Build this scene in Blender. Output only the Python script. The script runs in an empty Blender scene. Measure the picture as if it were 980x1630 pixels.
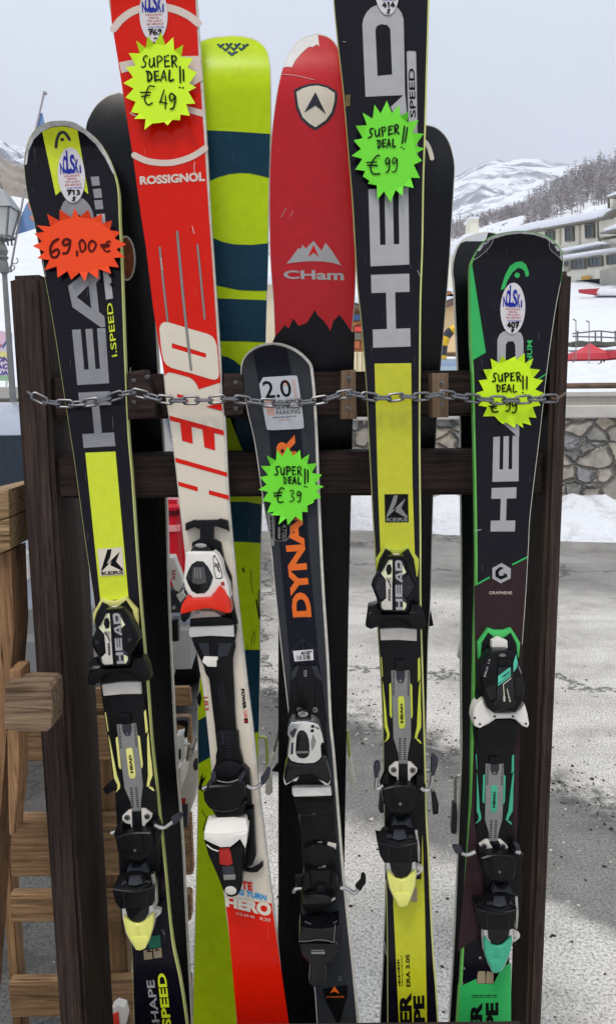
import bpy, bmesh, math, random
from mathutils import Vector, Matrix, noise
from mathutils.geometry import tessellate_polygon

S = bpy.context.scene
COL = S.collection
R = math.radians
random.seed(7)

# ------------------------------------------------------------------ camera
FPX, CX, CY = 1250.0, 490.0, 815.0
EYE = Vector((0, 0, 1.45))
M3 = Matrix.Rotation(R(90 - 8.9), 3, 'X') @ Matrix.Rotation(R(-0.6), 3, 'Z')
cd = bpy.data.cameras.new('camera')
cam = bpy.data.objects.new('camera', cd)
COL.objects.link(cam)
cam.matrix_world = Matrix.Translation(EYE) @ M3.to_4x4()
cd.sensor_width = 36
cd.sensor_fit = 'AUTO'
cd.lens = FPX / 1630 * 36
cd.clip_start = 0.05
cd.clip_end = 8000
S.camera = cam

# ------------------------------------------------------------------ light
SUN_EL, SUN_AZ = 63, 200           # degrees; azimuth from +Y clockwise: behind the viewer, a little left
w = bpy.data.worlds.new('World')
S.world = w
w.use_nodes = True
nt = w.node_tree
nt.nodes.clear()
o = nt.nodes.new('ShaderNodeOutputWorld')
bg = nt.nodes.new('ShaderNodeBackground')
sky = nt.nodes.new('ShaderNodeTexSky')
sky.sky_type = 'NISHITA'
sky.sun_disc = False
sky.sun_elevation = R(SUN_EL)
sky.sun_rotation = R(SUN_AZ)
tc = nt.nodes.new('ShaderNodeTexCoord')
sep = nt.nodes.new('ShaderNodeSeparateXYZ')
ramp = nt.nodes.new('ShaderNodeValToRGB')
ramp.color_ramp.elements[0].position = 0.0
ramp.color_ramp.elements[0].color = (0.66, 0.685, 0.775, 1)
ramp.color_ramp.elements[1].position = 0.62
ramp.color_ramp.elements[1].color = (0.80, 0.885, 0.99, 1)
e = ramp.color_ramp.elements.new(0.22)
e.color = (0.70, 0.735, 0.855, 1)
nz = nt.nodes.new('ShaderNodeTexNoise')
nz.inputs['Scale'].default_value = 2.2
nz.inputs['Detail'].default_value = 5
nz.inputs['Roughness'].default_value = 0.55
mr = nt.nodes.new('ShaderNodeMapRange')
mr.inputs['To Min'].default_value = 9.3
mr.inputs['To Max'].default_value = 12.6
mul = nt.nodes.new('ShaderNodeVectorMath')
mul.operation = 'SCALE'
mix = nt.nodes.new('ShaderNodeMixRGB')
mix.inputs['Fac'].default_value = 0.93
nt.links.new(tc.outputs['Generated'], sep.inputs[0])
nt.links.new(tc.outputs['Generated'], nz.inputs['Vector'])
nt.links.new(sep.outputs['Z'], ramp.inputs['Fac'])
nt.links.new(nz.outputs['Fac'], mr.inputs['Value'])
nt.links.new(ramp.outputs['Color'], mul.inputs[0])
nt.links.new(mr.outputs['Result'], mul.inputs['Scale'])
nt.links.new(sky.outputs['Color'], mix.inputs['Color1'])
nt.links.new(mul.outputs[0], mix.inputs['Color2'])
nt.links.new(mix.outputs['Color'], bg.inputs['Color'])
bg.inputs['Strength'].default_value = 0.1
nt.links.new(bg.outputs[0], o.inputs[0])

sl = bpy.data.lights.new('sun', 'SUN')
sl.energy = 1.5
sl.angle = R(14)
sl.color = (1.0, 0.93, 0.83)
so = bpy.data.objects.new('sun', sl)
COL.objects.link(so)
sd = Vector((math.sin(R(SUN_AZ)) * math.cos(R(SUN_EL)), math.cos(R(SUN_AZ)) * math.cos(R(SUN_EL)), math.sin(R(SUN_EL))))
so.rotation_euler = sd.to_track_quat('Z', 'Y').to_euler()
S.view_settings.view_transform = 'Standard'
S.view_settings.look = 'None'
S.view_settings.exposure = 0.0
S.view_settings.gamma = 1.0
S.view_settings.use_curve_mapping = False

# ------------------------------------------------------------------ materials
def lin(c):
    out = []
    for v in c:
        v /= 255.0
        out.append(v / 12.92 if v <= 0.04045 else ((v + 0.055) / 1.055) ** 2.4)
    return out

MATS = {}
def mat(name, rgb, rough=0.4, metal=0.0, var=0.12, scale=60.0, bump=0.0, coat=0.0, spec=None, gain=1.0, stretch=None, dirt=0.0, scratch=0.0):
    """plastic / paint / print with uneven tone, uneven gloss and a little dust"""
    if name in MATS: return MATS[name]
    m = bpy.data.materials.new(name)
    m.use_nodes = True
    n = m.node_tree.nodes; l = m.node_tree.links
    b = n['Principled BSDF']
    c = [min(0.9, v * gain) for v in lin(rgb)]
    t = n.new('ShaderNodeTexCoord')
    mp = n.new('ShaderNodeMapping')
    if stretch: mp.inputs['Scale'].default_value = stretch
    l.new(t.outputs['Object'], mp.inputs['Vector'])
    z = n.new('ShaderNodeTexNoise')
    z.inputs['Scale'].default_value = scale
    z.inputs['Detail'].default_value = 6
    z.inputs['Roughness'].default_value = 0.65
    l.new(mp.outputs[0], z.inputs['Vector'])
    r = n.new('ShaderNodeValToRGB')
    r.color_ramp.elements[0].position = 0.3
    r.color_ramp.elements[1].position = 0.72
    r.color_ramp.elements[0].color = [v * (1 - var) for v in c] + [1]
    r.color_ramp.elements[1].color = [min(0.92, v * (1 + var)) for v in c] + [1]
    l.new(z.outputs['Fac'], r.inputs['Fac'])
    colour = r.outputs['Color']
    if dirt > 0:
        z2 = n.new('ShaderNodeTexNoise')
        z2.inputs['Scale'].default_value = scale * 5
        z2.inputs['Detail'].default_value = 8
        z2.inputs['Roughness'].default_value = 0.8
        l.new(mp.outputs[0], z2.inputs['Vector'])
        r2 = n.new('ShaderNodeValToRGB')
        r2.color_ramp.elements[0].position = 0.58
        r2.color_ramp.elements[1].position = 0.80
        r2.color_ramp.elements[0].color = (0, 0, 0, 1)
        r2.color_ramp.elements[1].color = (dirt, dirt, dirt, 1)
        l.new(z2.outputs['Fac'], r2.inputs['Fac'])
        mx = n.new('ShaderNodeMixRGB')
        l.new(r2.outputs['Color'], mx.inputs['Fac'])
        l.new(colour, mx.inputs['Color1'])
        mx.inputs['Color2'].default_value = (0.32, 0.30, 0.28, 1)
        colour = mx.outputs['Color']
    if scratch > 0:
        for rot, sc_ in ((12, 1.0), (-38, 0.7), (81, 0.85)):
            m3 = n.new('ShaderNodeMapping')
            m3.inputs['Rotation'].default_value = (0, R(rot), 0)
            m3.inputs['Location'].default_value = (rot * 3.1, 0, rot * 1.7)
            m3.inputs['Scale'].default_value = (520 * sc_, 40, 26 * sc_)
            l.new(t.outputs['Object'], m3.inputs['Vector'])
            z3 = n.new('ShaderNodeTexNoise')
            z3.inputs['Scale'].default_value = 1.0
            z3.inputs['Detail'].default_value = 2
            l.new(m3.outputs[0], z3.inputs['Vector'])
            r3 = n.new('ShaderNodeValToRGB')
            r3.color_ramp.elements[0].position = 0.74
            r3.color_ramp.elements[1].position = 0.78
            r3.color_ramp.elements[0].color = (0, 0, 0, 1)
            r3.color_ramp.elements[1].color = (scratch, scratch, scratch, 1)
            l.new(z3.outputs['Fac'], r3.inputs['Fac'])
            mx = n.new('ShaderNodeMixRGB')
            l.new(r3.outputs['Color'], mx.inputs['Fac'])
            l.new(colour, mx.inputs['Color1'])
            mx.inputs['Color2'].default_value = (0.42, 0.41, 0.40, 1)
            colour = mx.outputs['Color']
    l.new(colour, b.inputs['Base Color'])
    rr = n.new('ShaderNodeMapRange')
    rr.inputs['To Min'].default_value = max(0.03, rough * 0.72)
    rr.inputs['To Max'].default_value = min(1.0, rough * 1.3)
    l.new(z.outputs['Fac'], rr.inputs['Value'])
    l.new(rr.outputs[0], b.inputs['Roughness'])
    b.inputs['Metallic'].default_value = metal
    if spec is None: spec = 0.10 + 0.25 * min(1.0, sum(c) / 0.9)
    b.inputs['Specular IOR Level'].default_value = spec
    if coat:
        b.inputs['Coat Weight'].default_value = coat * 0.35
        b.inputs['Coat Roughness'].default_value = 0.12
    if bump:
        bp = n.new('ShaderNodeBump')
        bp.inputs['Strength'].default_value = bump
        bp.inputs['Distance'].default_value = 0.002
        l.new(z.outputs['Fac'], bp.inputs['Height'])
        l.new(bp.outputs[0], b.inputs['Normal'])
    MATS[name] = m
    return m

def wood(name, dark, light, axis='Z', scale=9.0, bump=0.6, rough=0.75, knots=True):
    """grain that runs along one axis: long streaks, fine fibre lines, a few weathered patches"""
    if name in MATS: return MATS[name]
    m = bpy.data.materials.new(name)
    m.use_nodes = True
    n = m.node_tree.nodes; l = m.node_tree.links
    b = n['Principled BSDF']
    t = n.new('ShaderNodeTexCoord')
    mp = n.new('ShaderNodeMapping')
    k = {'X': (0.5, 14, 14), 'Y': (14, 0.5, 14), 'Z': (14, 14, 0.5)}[axis]
    mp.inputs['Scale'].default_value = k
    l.new(t.outputs['Object'], mp.inputs['Vector'])
    z = n.new('ShaderNodeTexNoise')
    z.inputs['Scale'].default_value = scale
    z.inputs['Detail'].default_value = 8
    z.inputs['Roughness'].default_value = 0.7
    z.inputs['Distortion'].default_value = 0.2
    l.new(mp.outputs[0], z.inputs['Vector'])
    zf = n.new('ShaderNodeTexNoise')
    zf.inputs['Scale'].default_value = scale * 5
    zf.inputs['Detail'].default_value = 4
    zf.inputs['Roughness'].default_value = 0.8
    l.new(mp.outputs[0], zf.inputs['Vector'])
    zc = n.new('ShaderNodeTexNoise')
    zc.inputs['Scale'].default_value = scale * 0.8
    zc.inputs['Detail'].default_value = 2
    mpc = n.new('ShaderNodeMapping')
    mpc.inputs['Scale'].default_value = {'X': (1.2, 24, 24), 'Y': (24, 1.2, 24), 'Z': (24, 24, 1.2)}[axis]
    mpc.inputs['Location'].default_value = (3.7, 1.1, 5.2)
    l.new(t.outputs['Object'], mpc.inputs['Vector'])
    l.new(mpc.outputs[0], zc.inputs['Vector'])
    kn = n.new('ShaderNodeTexVoronoi')
    kn.inputs['Scale'].default_value = 1.0
    mpk = n.new('ShaderNodeMapping')
    mpk.inputs['Scale'].default_value = {'X': (4, 14, 14), 'Y': (14, 4, 14), 'Z': (14, 14, 4)}[axis]
    l.new(t.outputs['Object'], mpk.inputs['Vector'])
    l.new(mpk.outputs[0], kn.inputs['Vector'])
    z2 = n.new('ShaderNodeTexNoise')
    z2.inputs['Scale'].default_value = 5
    z2.inputs['Detail'].default_value = 4
    l.new(t.outputs['Object'], z2.inputs['Vector'])
    r = n.new('ShaderNodeValToRGB')
    r.color_ramp.elements[0].position = 0.32
    r.color_ramp.elements[1].position = 0.68
    r.color_ramp.elements[0].color = lin(dark) + [1]
    r.color_ramp.elements[1].color = lin(light) + [1]
    l.new(z.outputs['Fac'], r.inputs['Fac'])
    mx = n.new('ShaderNodeMixRGB')
    mx.blend_type = 'MULTIPLY'
    mx.inputs['Fac'].default_value = 0.7
    r2 = n.new('ShaderNodeValToRGB')
    r2.color_ramp.elements[0].position = 0.35
    r2.color_ramp.elements[0].color = (0.55, 0.52, 0.5, 1)
    r2.color_ramp.elements[1].position = 0.65
    r2.color_ramp.elements[1].color = (1.1, 1.08, 1.05, 1)
    l.new(z2.outputs['Fac'], r2.inputs['Fac'])
    l.new(r.outputs[0], mx.inputs['Color1'])
    l.new(r2.outputs[0], mx.inputs['Color2'])
    def over(src, stops, dark_, col_in):
        q = n.new('ShaderNodeValToRGB')
        q.color_ramp.elements[0].position, q.color_ramp.elements[1].position = stops
        q.color_ramp.elements[0].color = dark_[0] + (1,)
        q.color_ramp.elements[1].color = dark_[1] + (1,)
        l.new(src, q.inputs['Fac'])
        x_ = n.new('ShaderNodeMixRGB')
        x_.blend_type = 'MULTIPLY'
        x_.inputs['Fac'].default_value = 1.0
        l.new(col_in, x_.inputs['Color1'])
        l.new(q.outputs[0], x_.inputs['Color2'])
        return x_.outputs[0]
    cc_ = over(zf.outputs['Fac'], (0.35, 0.65), ((.72, .70, .69), (1.18, 1.18, 1.18)), mx.outputs[0])
    cc_ = over(zc.outputs['Fac'], (0.28, 0.34), ((.30, .27, .25), (1, 1, 1)), cc_)
    cc_ = over(kn.outputs['Distance'], (0.06, 0.16), ((.35, .30, .27), (1, 1, 1)), cc_)
    l.new(cc_, b.inputs['Base Color'])
    b.inputs['Roughness'].default_value = rough
    b.inputs['Specular IOR Level'].default_value = 0.2
    bp = n.new('ShaderNodeBump')
    bp.inputs['Strength'].default_value = bump
    bp.inputs['Distance'].default_value = 0.003
    l.new(z.outputs['Fac'], bp.inputs['Height'])
    l.new(bp.outputs[0], b.inputs['Normal'])
    MATS[name] = m
    return m

# ------------------------------------------------------------------ geometry helpers
def ray(px, py):
    return M3 @ Vector(((px - CX) / FPX, -(py - CY) / FPX, -1.0))

class Surf:
    """a real plane in the world; at() finds the point of it that lies on a sight line of the photograph"""
    def __init__(s, p, n, bend=None):
        s.p, s.n, s.bend = Vector(p), Vector(n).normalized(), bend
        s.ys = []
    def at(s, px, py, off=0.0):
        if callable(off): off = off(px, py)
        if s.bend: off += s.bend(px, py)
        d = ray(px, py)
        return EYE + d * (((s.p + s.n * off - EYE).dot(s.n)) / d.dot(s.n))

def YP(y):                                 # upright plane at distance y
    return Surf((0, y, 0), (0, -1, 0))

def Z(t, s):
    return [(t[0] + float(a.split(',')[0]) / t[2], t[1] + float(a.split(',')[1]) / t[2]) for a in s.split()]

def P(s):
    return [tuple(float(v) for v in a.split(',')) for a in s.split()]

def chaikin(p, it=2):
    for _ in range(it):
        q = []
        for i in range(len(p)):
            a, b = p[i], p[(i + 1) % len(p)]
            q += [(a[0] * .75 + b[0] * .25, a[1] * .75 + b[1] * .25), (a[0] * .25 + b[0] * .75, a[1] * .25 + b[1] * .75)]
        p = q
    return p

def cat(p, k=5):
    """open Catmull-Rom through points of any dimension"""
    out = []
    n = len(p)
    for i in range(n - 1):
        a, b, c, d = p[max(i - 1, 0)], p[i], p[i + 1], p[min(i + 2, n - 1)]
        for j in range(k):
            t = j / k
            out.append(tuple(0.5 * ((2 * b[q]) + (c[q] - a[q]) * t + (2 * a[q] - 5 * b[q] + 4 * c[q] - d[q]) * t * t + (3 * b[q] - a[q] - 3 * c[q] + d[q]) * t ** 3) for q in range(len(b))))
    out.append(tuple(p[-1]))
    return out

def clip(sub, cl):
    """part of polygon sub inside convex polygon cl"""
    ar = sum(cl[i][0] * cl[(i + 1) % len(cl)][1] - cl[(i + 1) % len(cl)][0] * cl[i][1] for i in range(len(cl)))
    if ar < 0: cl = cl[::-1]
    out = list(sub)
    for i in range(len(cl)):
        a, b = cl[i], cl[(i + 1) % len(cl)]
        def side(p): return (b[0] - a[0]) * (p[1] - a[1]) - (b[1] - a[1]) * (p[0] - a[0])
        inp, out = out, []
        for j in range(len(inp)):
            p, q = inp[j], inp[(j + 1) % len(inp)]
            sp_, sq = side(p), side(q)
            if sp_ >= 0: out.append(p)
            if (sp_ >= 0) != (sq >= 0):
                t = sp_ / (sp_ - sq)
                out.append((p[0] + (q[0] - p[0]) * t, p[1] + (q[1] - p[1]) * t))
        if not out: return []
    return out

def tip_of(b, ymax):
    L, Rr = b.ol
    return [p for p in L if p[1] <= ymax] + [p for p in Rr if p[1] <= ymax][::-1][:-1]

def ell(cx, cy, rx, ry, tilt=0, n=28):
    c, s = math.cos(R(tilt)), math.sin(R(tilt))
    out = []
    for i in range(n):
        a = 2 * math.pi * i / n
        x, y = rx * math.cos(a), ry * math.sin(a)
        out.append((cx + x * c - y * s, cy + x * s + y * c))
    return out

def slope(y0, y1, o0, o1):
    """a face that rises from height o0 at picture row y0 to o1 at y1"""
    return lambda px, py: o0 + (o1 - o0) * max(-.2, min(1.2, (py - y0) / (y1 - y0)))

def quadmap(q):
    (ax, ay), (bx, by), (cx_, cy_), (dx, dy) = q
    def f(u, v):
        return (ax * (1 - u) * (1 - v) + bx * u * (1 - v) + cx_ * u * v + dx * (1 - u) * v,
                ay * (1 - u) * (1 - v) + by * u * (1 - v) + cy_ * u * v + dy * (1 - u) * v)
    return f

FONT = {}
def text_geo(s, bold):
    key = (s, bold)
    if key not in FONT:
        cu = bpy.data.curves.new('t', 'FONT')
        cu.body = s
        cu.offset = bold
        cu.resolution_u = 3
        ob = bpy.data.objects.new('t', cu)
        COL.objects.link(ob)
        dg = bpy.context.evaluated_depsgraph_get()
        ev = ob.evaluated_get(dg)
        me = ev.to_mesh()
        vs = [(v.co.x, v.co.y) for v in me.vertices]
        fs = [tuple(p.vertices) for p in me.polygons]
        ev.to_mesh_clear()
        bpy.data.objects.remove(ob)
        bpy.data.curves.remove(cu)
        x0, x1 = min(v[0] for v in vs), max(v[0] for v in vs)
        y0, y1 = min(v[1] for v in vs), max(v[1] for v in vs)
        FONT[key] = ([((v[0] - x0) / (x1 - x0), (y1 - v[1]) / max(1e-6, y1 - y0)) for v in vs], fs)
    return FONT[key]

# single-stroke marker handwriting, unit boxes (x right, y down)
HAND = {
 'S': [[(.95, .05), (.6, 0), (.3, .15), (.35, .4), (.6, .6), (.55, .88), (.25, 1), (0, .95)]],
 'U': [[(.1, .25), (.12, .75), (.35, 1), (.7, .75), (.82, .2)], [(.82, .2), (.9, 1)]],
 'P': [[(.2, .05), (.28, 1)], [(.1, .1), (.55, 0), (.88, .2), (.7, .45), (.25, .55)]],
 'E': [[(.2, .05), (.25, .95)], [(.15, .07), (.85, 0)], [(.2, .5), (.75, .45)], [(.25, .95), (.9, .88)]],
 'R': [[(.2, .05), (.28, 1)], [(.1, .1), (.55, 0), (.88, .2), (.7, .45), (.25, .52)], [(.4, .52), (.95, 1)]],
 'D': [[(.2, .05), (.3, 1)], [(.05, .05), (.6, .1), (.9, .45), (.7, .85), (.28, 1)]],
 'A': [[(.05, 1), (.45, 0), (.6, .2), (.9, .98)], [(.2, .65), (.78, .6)]],
 'L': [[(.3, 0), (.3, .95), (.95, .9)]],
 '€': [[(.98, .06), (.7, 0), (.4, .3), (.28, .7), (.5, .98), (.9, .92)], [(0, .36), (.75, .36)], [(.08, .54), (.7, .52)]],
 '0': [[(.5, 0), (.15, .2), (.1, .65), (.4, 1), (.8, .8), (.9, .35), (.65, .05), (.4, .02)]],
 '1': [[(.3, .2), (.55, 0), (.5, 1)]],
 '2': [[(.1, .2), (.5, 0), (.85, .2), (.6, .55), (.1, .95), (.95, .9)]],
 '3': [[(.15, .05), (.6, 0), (.85, .2), (.4, .45), (.85, .65), (.7, .92), (.1, 1)]],
 '4': [[(.6, 0), (.05, .66), (.05, .66), (.98, .68)], [(.75, .32), (.66, 1)]],
 '6': [[(.75, 0), (.3, .2), (.05, .6), (.25, .97), (.75, .95), (.95, .75), (.7, .6), (.2, .72)]],
 '7': [[(.02, .1), (.92, .0), (.92, .0), (.4, 1)], [(.22, .52), (.85, .48)]],
 '9': [[(.85, .12), (.4, 0), (.08, .2), (.3, .42), (.75, .3), (.88, .12), (.85, .6), (.6, .95), (.15, 1)]],
 'p': [[(.2, .1), (.25, 1)], [(.15, .1), (.6, 0), (.85, .3), (.5, .5), (.25, .5)]],
 ',': [[(.55, .1), (.5, 1)]],
 '-': [[(.1, .5), (.9, .4)]],
}

class Part:
    """collects shapes and becomes ONE mesh object"""
    def __init__(s, surf=None):
        s.surf = surf
        s.V, s.F, s.I, s.S, s.mats = [], [], [], [], []
        s.micro = 0.0
        s.ol = None
    def mi(s, m):
        if m not in s.mats: s.mats.append(m)
        return s.mats.index(m)
    def raw(s, vs, fs, m, smooth=False):
        k = len(s.V); i = s.mi(m)
        s.V += [Vector(v) for v in vs]
        for f in fs:
            s.F.append([a + k for a in f]); s.I.append(i); s.S.append(smooth)
    def slab(s, pts, off, th, m, bevel=0.0, seg=2, holes=(), ysub=None, surf=None, smooth=None):
        sf = surf or s.surf
        if sf.ys and not ysub:
            ya, yb = min(p[1] for p in pts), max(p[1] for p in pts)
            ysub = [y for y in sf.ys if ya < y < yb]
        bm = bmesh.new()
        if not holes and not ysub:
            vs = [bm.verts.new((p[0], p[1], 0)) for p in pts]
            try: bm.faces.new(vs)
            except Exception: bm.free(); return
        else:
            loops = [[Vector((p[0], p[1], 0)) for p in q] for q in [pts] + list(holes)]
            tri = tessellate_polygon(loops)
            vs = [bm.verts.new(v) for q in loops for v in q]
            for t in tri:
                try: bm.faces.new([vs[a] for a in t])
                except Exception: pass
            if ysub:
                for y in ysub:
                    bmesh.ops.bisect_plane(bm, geom=bm.verts[:] + bm.edges[:] + bm.faces[:], plane_co=(0, y, 0), plane_no=(0, 1, 0), dist=1e-5)
        for v in bm.verts: v.co = sf.at(v.co.x, v.co.y, off)
        bm.normal_update()
        tot = Vector((0, 0, 0))
        for f in bm.faces: tot += f.normal * f.calc_area()
        if tot.dot(sf.n) < 0: bmesh.ops.reverse_faces(bm, faces=bm.faces[:])
        if th > 0:
            bd = [e_ for e_ in bm.edges if len(e_.link_faces) == 1]
            front = bm.faces[:]
            mp = {v: bm.verts.new(v.co - sf.n * th) for v in bm.verts[:]}
            for f in front: bm.faces.new([mp[v] for v in reversed(f.verts)])
            for e_ in bd:
                lp = e_.link_loops[0]
                a, b = lp.vert, lp.link_loop_next.vert
                bm.faces.new([b, a, mp[a], mp[b]])
            if bevel > 0:
                try: bmesh.ops.bevel(bm, geom=bd, offset=bevel, offset_type='OFFSET', segments=seg, profile=0.6, affect='EDGES', clamp_overlap=True)
                except Exception: pass
        bm.verts.index_update()
        sm = (bevel > 0) if smooth is None else smooth
        s.raw([v.co.copy() for v in bm.verts], [[v.index for v in f.verts] for f in bm.faces], m, sm)
        bm.free()
    def text(s, t, q, off, m, bold=0.012, surf=None):
        vs, fs = text_geo(t, bold)
        f = quadmap(q); sf = surf or s.surf
        s.micro += 1.2e-5
        s.raw([sf.at(*f(u, v), off + s.micro) for u, v in vs], fs, m)
    def bars(s, q, n, off, m):
        """print too small to read: short dashes"""
        f = quadmap(q); rs = random.Random(n)
        u = 0.0
        while u < 1:
            v = min(1, u + rs.uniform(.5, 1.2) / n)
            s.slab([f(u, .1), f(v - .25 / n, .1), f(v - .25 / n, .9), f(u, .9)], off, 0, m)
            u = v
    def stroke(s, pts, wd, off, m, k=4, surf=None):
        sf = surf or s.surf
        p = cat(pts, k) if k > 1 and len(pts) > 2 else list(pts)
        n = len(p)
        if n < 2: return
        L, Rr = [], []
        s.micro += 2e-5
        for i in range(n):
            a, b = p[max(0, i - 1)], p[min(n - 1, i + 1)]
            dx, dy = b[0] - a[0], b[1] - a[1]
            d = math.hypot(dx, dy) or 1
            nx, ny = -dy / d * wd / 2, dx / d * wd / 2
            L.append((p[i][0] + nx, p[i][1] + ny)); Rr.append((p[i][0] - nx, p[i][1] - ny))
        vs, fs = [], []
        for i in range(n):
            o_ = off + s.micro + i * 3e-6
            vs += [sf.at(*L[i], o_), sf.at(*Rr[i], o_)]
        for i in range(n - 1): fs.append((2 * i, 2 * i + 1, 2 * i + 3, 2 * i + 2))
        s.raw(vs, fs, m)
        for e_ in (p[0], p[-1]):
            s.micro += 5e-6
            c = ell(e_[0], e_[1], wd / 2, wd / 2, 0, 10)
            s.raw([sf.at(x, y, off + s.micro + n * 3e-6) for x, y in c], [list(range(10))], m)
    def hand(s, t, box, wd, off, m, jit=0.06, sl=0.0):
        x0, y0, x1, y1 = box
        n = len(t); cw = (x1 - x0) / n
        for i, ch in enumerate(t):
            if ch == ' ': continue
            for st in HAND[ch]:
                s.stroke([(x0 + cw * (i + .06 + .86 * a) + cw * random.uniform(-jit, jit), y0 + sl * (i + a) / n + (y1 - y0) * (b + random.uniform(-jit, jit) * .7)) for a, b in st], wd * random.uniform(.8, 1.22), off, m)
    def tube(s, pts, r, m, seg=8, r2=None):
        pts = [Vector(p) for p in pts]
        n = len(pts)
        up = Vector((0.3, 0.2, 0.9))
        vs, fs = [], []
        for i in range(n):
            t = (pts[min(n - 1, i + 1)] - pts[max(0, i - 1)]).normalized()
            a = t.cross(up)
            if a.length < 0.05: a = t.cross(Vector((1, 0, 0)))
            a.normalize(); b = t.cross(a)
            rr = r if r2 is None else r + (r2 - r) * i / (n - 1)
            for j in range(seg):
                an = 2 * math.pi * j / seg
                vs.append(pts[i] + a * rr * math.cos(an) + b * rr * math.sin(an))
        for i in range(n - 1):
            for j in range(seg):
                fs.append((i * seg + j, i * seg + (j + 1) % seg, (i + 1) * seg + (j + 1) % seg, (i + 1) * seg + j))
        fs.append(list(range(seg))[::-1]); fs.append([(n - 1) * seg + j for j in range(seg)])
        s.raw(vs, fs, m, True)
    def ptube(s, pts, off, r, m, k=4, surf=None):
        sf = surf or s.surf
        s.tube([sf.at(x, y, off) for x, y in cat(pts, k)], r, m)
    def box(s, lo, hi, m, bevel=0.0, rot=None, seg=2, jit=0.0):
        bm = bmesh.new()
        bmesh.ops.create_cube(bm, size=1)
        lo, hi = Vector(lo), Vector(hi)
        for v in bm.verts:
            v.co = Vector([(lo[i] + hi[i]) / 2 + v.co[i] * (hi[i] - lo[i]) for i in range(3)])
            if jit: v.co += Vector([random.uniform(-jit, jit) for _ in range(3)])
        if bevel:
            bmesh.ops.bevel(bm, geom=bm.edges[:], offset=bevel, segments=seg, affect='EDGES')
        if rot is not None:
            c = (lo + hi) / 2
            for v in bm.verts: v.co = c + rot @ (v.co - c)
        bm.verts.index_update()
        s.raw([v.co.copy() for v in bm.verts], [[v.index for v in f.verts] for f in bm.faces], m, False)
        bm.free()
    def lathe(s, base, prof, m, seg=20):
        base = Vector(base); vs, fs = [], []
        for r_, z_ in prof:
            for j in range(seg):
                a = 2 * math.pi * j / seg
                vs.append(base + Vector((r_ * math.cos(a), r_ * math.sin(a), z_)))
        for i in range(len(prof) - 1):
            for j in range(seg):
                fs.append((i * seg + j, i * seg + (j + 1) % seg, (i + 1) * seg + (j + 1) % seg, (i + 1) * seg + j))
        s.raw(vs, fs, m, True)
    def build(s, name, parent=None, origin=None, label=None, cat_=None, group=None, kind=None):
        me = bpy.data.meshes.new(name)
        loc = Vector((0, 0, 0))
        if parent is not None:
            q = parent
            while q.parent: q = q.parent
            loc = q.location
        elif origin is not None: loc = Vector(origin)
        me.from_pydata([tuple(v - loc) for v in s.V], [], s.F)
        for m in s.mats: me.materials.append(m)
        me.polygons.foreach_set('material_index', s.I)
        me.polygons.foreach_set('use_smooth', s.S)
        me.update()
        if any(s.S):
            try: me.set_sharp_from_angle(angle=R(30))
            except Exception: pass
        ob = bpy.data.objects.new(name, me)
        COL.objects.link(ob)
        if parent is not None: ob.parent = parent
        else: ob.location = loc
        if label: ob['label'] = label
        if cat_: ob['category'] = cat_
        if group: ob['group'] = group
        if kind: ob['kind'] = kind
        return ob

def thing(name, label, cat_, loc, group=None):
    ob = bpy.data.objects.new(name, None)
    COL.objects.link(ob)
    ob.location = loc
    ob.empty_display_size = 0.1
    ob['label'] = label; ob['category'] = cat_
    if group: ob['group'] = group
    return ob

# ------------------------------------------------------------------ palette
blk = mat('black_plastic', (15, 15, 17), 0.30, var=0.4, dirt=0.16, bump=0.15, spec=0.18, scale=45)
blk2 = mat('black_gloss_plastic', (15, 15, 18), 0.14, var=0.2, coat=0.6, dirt=0.06, spec=0.25)
gry = mat('dark_grey_plastic', (54, 55, 62), 0.42, var=0.2, dirt=0.14)
navy = mat('topsheet_ink_black', (17, 14, 24), 0.24, var=0.2, coat=0.3, dirt=0.03, scratch=0.22, spec=0.14)
blkink = mat('black_print', (16, 16, 18), 0.4, var=0.1)
silver = mat('silver_print', (172, 170, 170), 0.36, var=0.06, metal=0.25)
hatch = mat('grey_hatched_print', (140, 140, 143), 0.4, var=0.10)
whitep = mat('white_print', (220, 209, 190), 0.34, var=0.04, dirt=0.10, scratch=0.15)
whitepl = mat('white_plastic', (230, 225, 216), 0.38, var=0.05, dirt=0.18)
padpl = mat('glide_pad_plastic', (205, 198, 188), 0.45, var=0.06, dirt=0.2)
yel = mat('acid_yellow_print', (212, 224, 42), 0.28, var=0.06, coat=0.4, scratch=0.12)
yel2 = mat('olive_yellow_print', (196, 196, 38), 0.28, var=0.07, coat=0.4, scratch=0.12)
yelpl = mat('pale_yellow_plastic', (226, 220, 130), 0.42, var=0.06, dirt=0.1)
lime = mat('lime_plastic', (196, 204, 70), 0.4, var=0.08, dirt=0.08)
leveryel = mat('translucent_yellow_lever', (226, 224, 120), 0.35, var=0.08, dirt=0.1)
green = mat('green_print', (52, 178, 92), 0.32, var=0.05)
greenpl = mat('green_plastic', (74, 190, 98), 0.4, var=0.07, dirt=0.08)
teal = mat('teal_plastic', (66, 168, 134), 0.36, var=0.06, dirt=0.08)
tealink = mat('turquoise_print', (84, 196, 164), 0.35, var=0.05)
brownink = mat('brown_black_print', (52, 36, 39), 0.34, var=0.15, stretch=(1, 1, 0.1), scale=200)
redink = mat('red_print', (214, 26, 6), 0.24, var=0.06, coat=0.3, spec=0.12, scratch=0.18, dirt=0.04)
redpl = mat('red_plastic', (226, 44, 18), 0.22, var=0.08, coat=0.4, dirt=0.15)
darkred = mat('dark_red_plastic', (170, 42, 36), 0.4, var=0.1)
palelab = mat('pale_label_print', (224, 224, 186), 0.4, var=0.05)
steel = mat('steel', (190, 188, 184), 0.28, metal=1.0, var=0.12, dirt=0.1)
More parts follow.
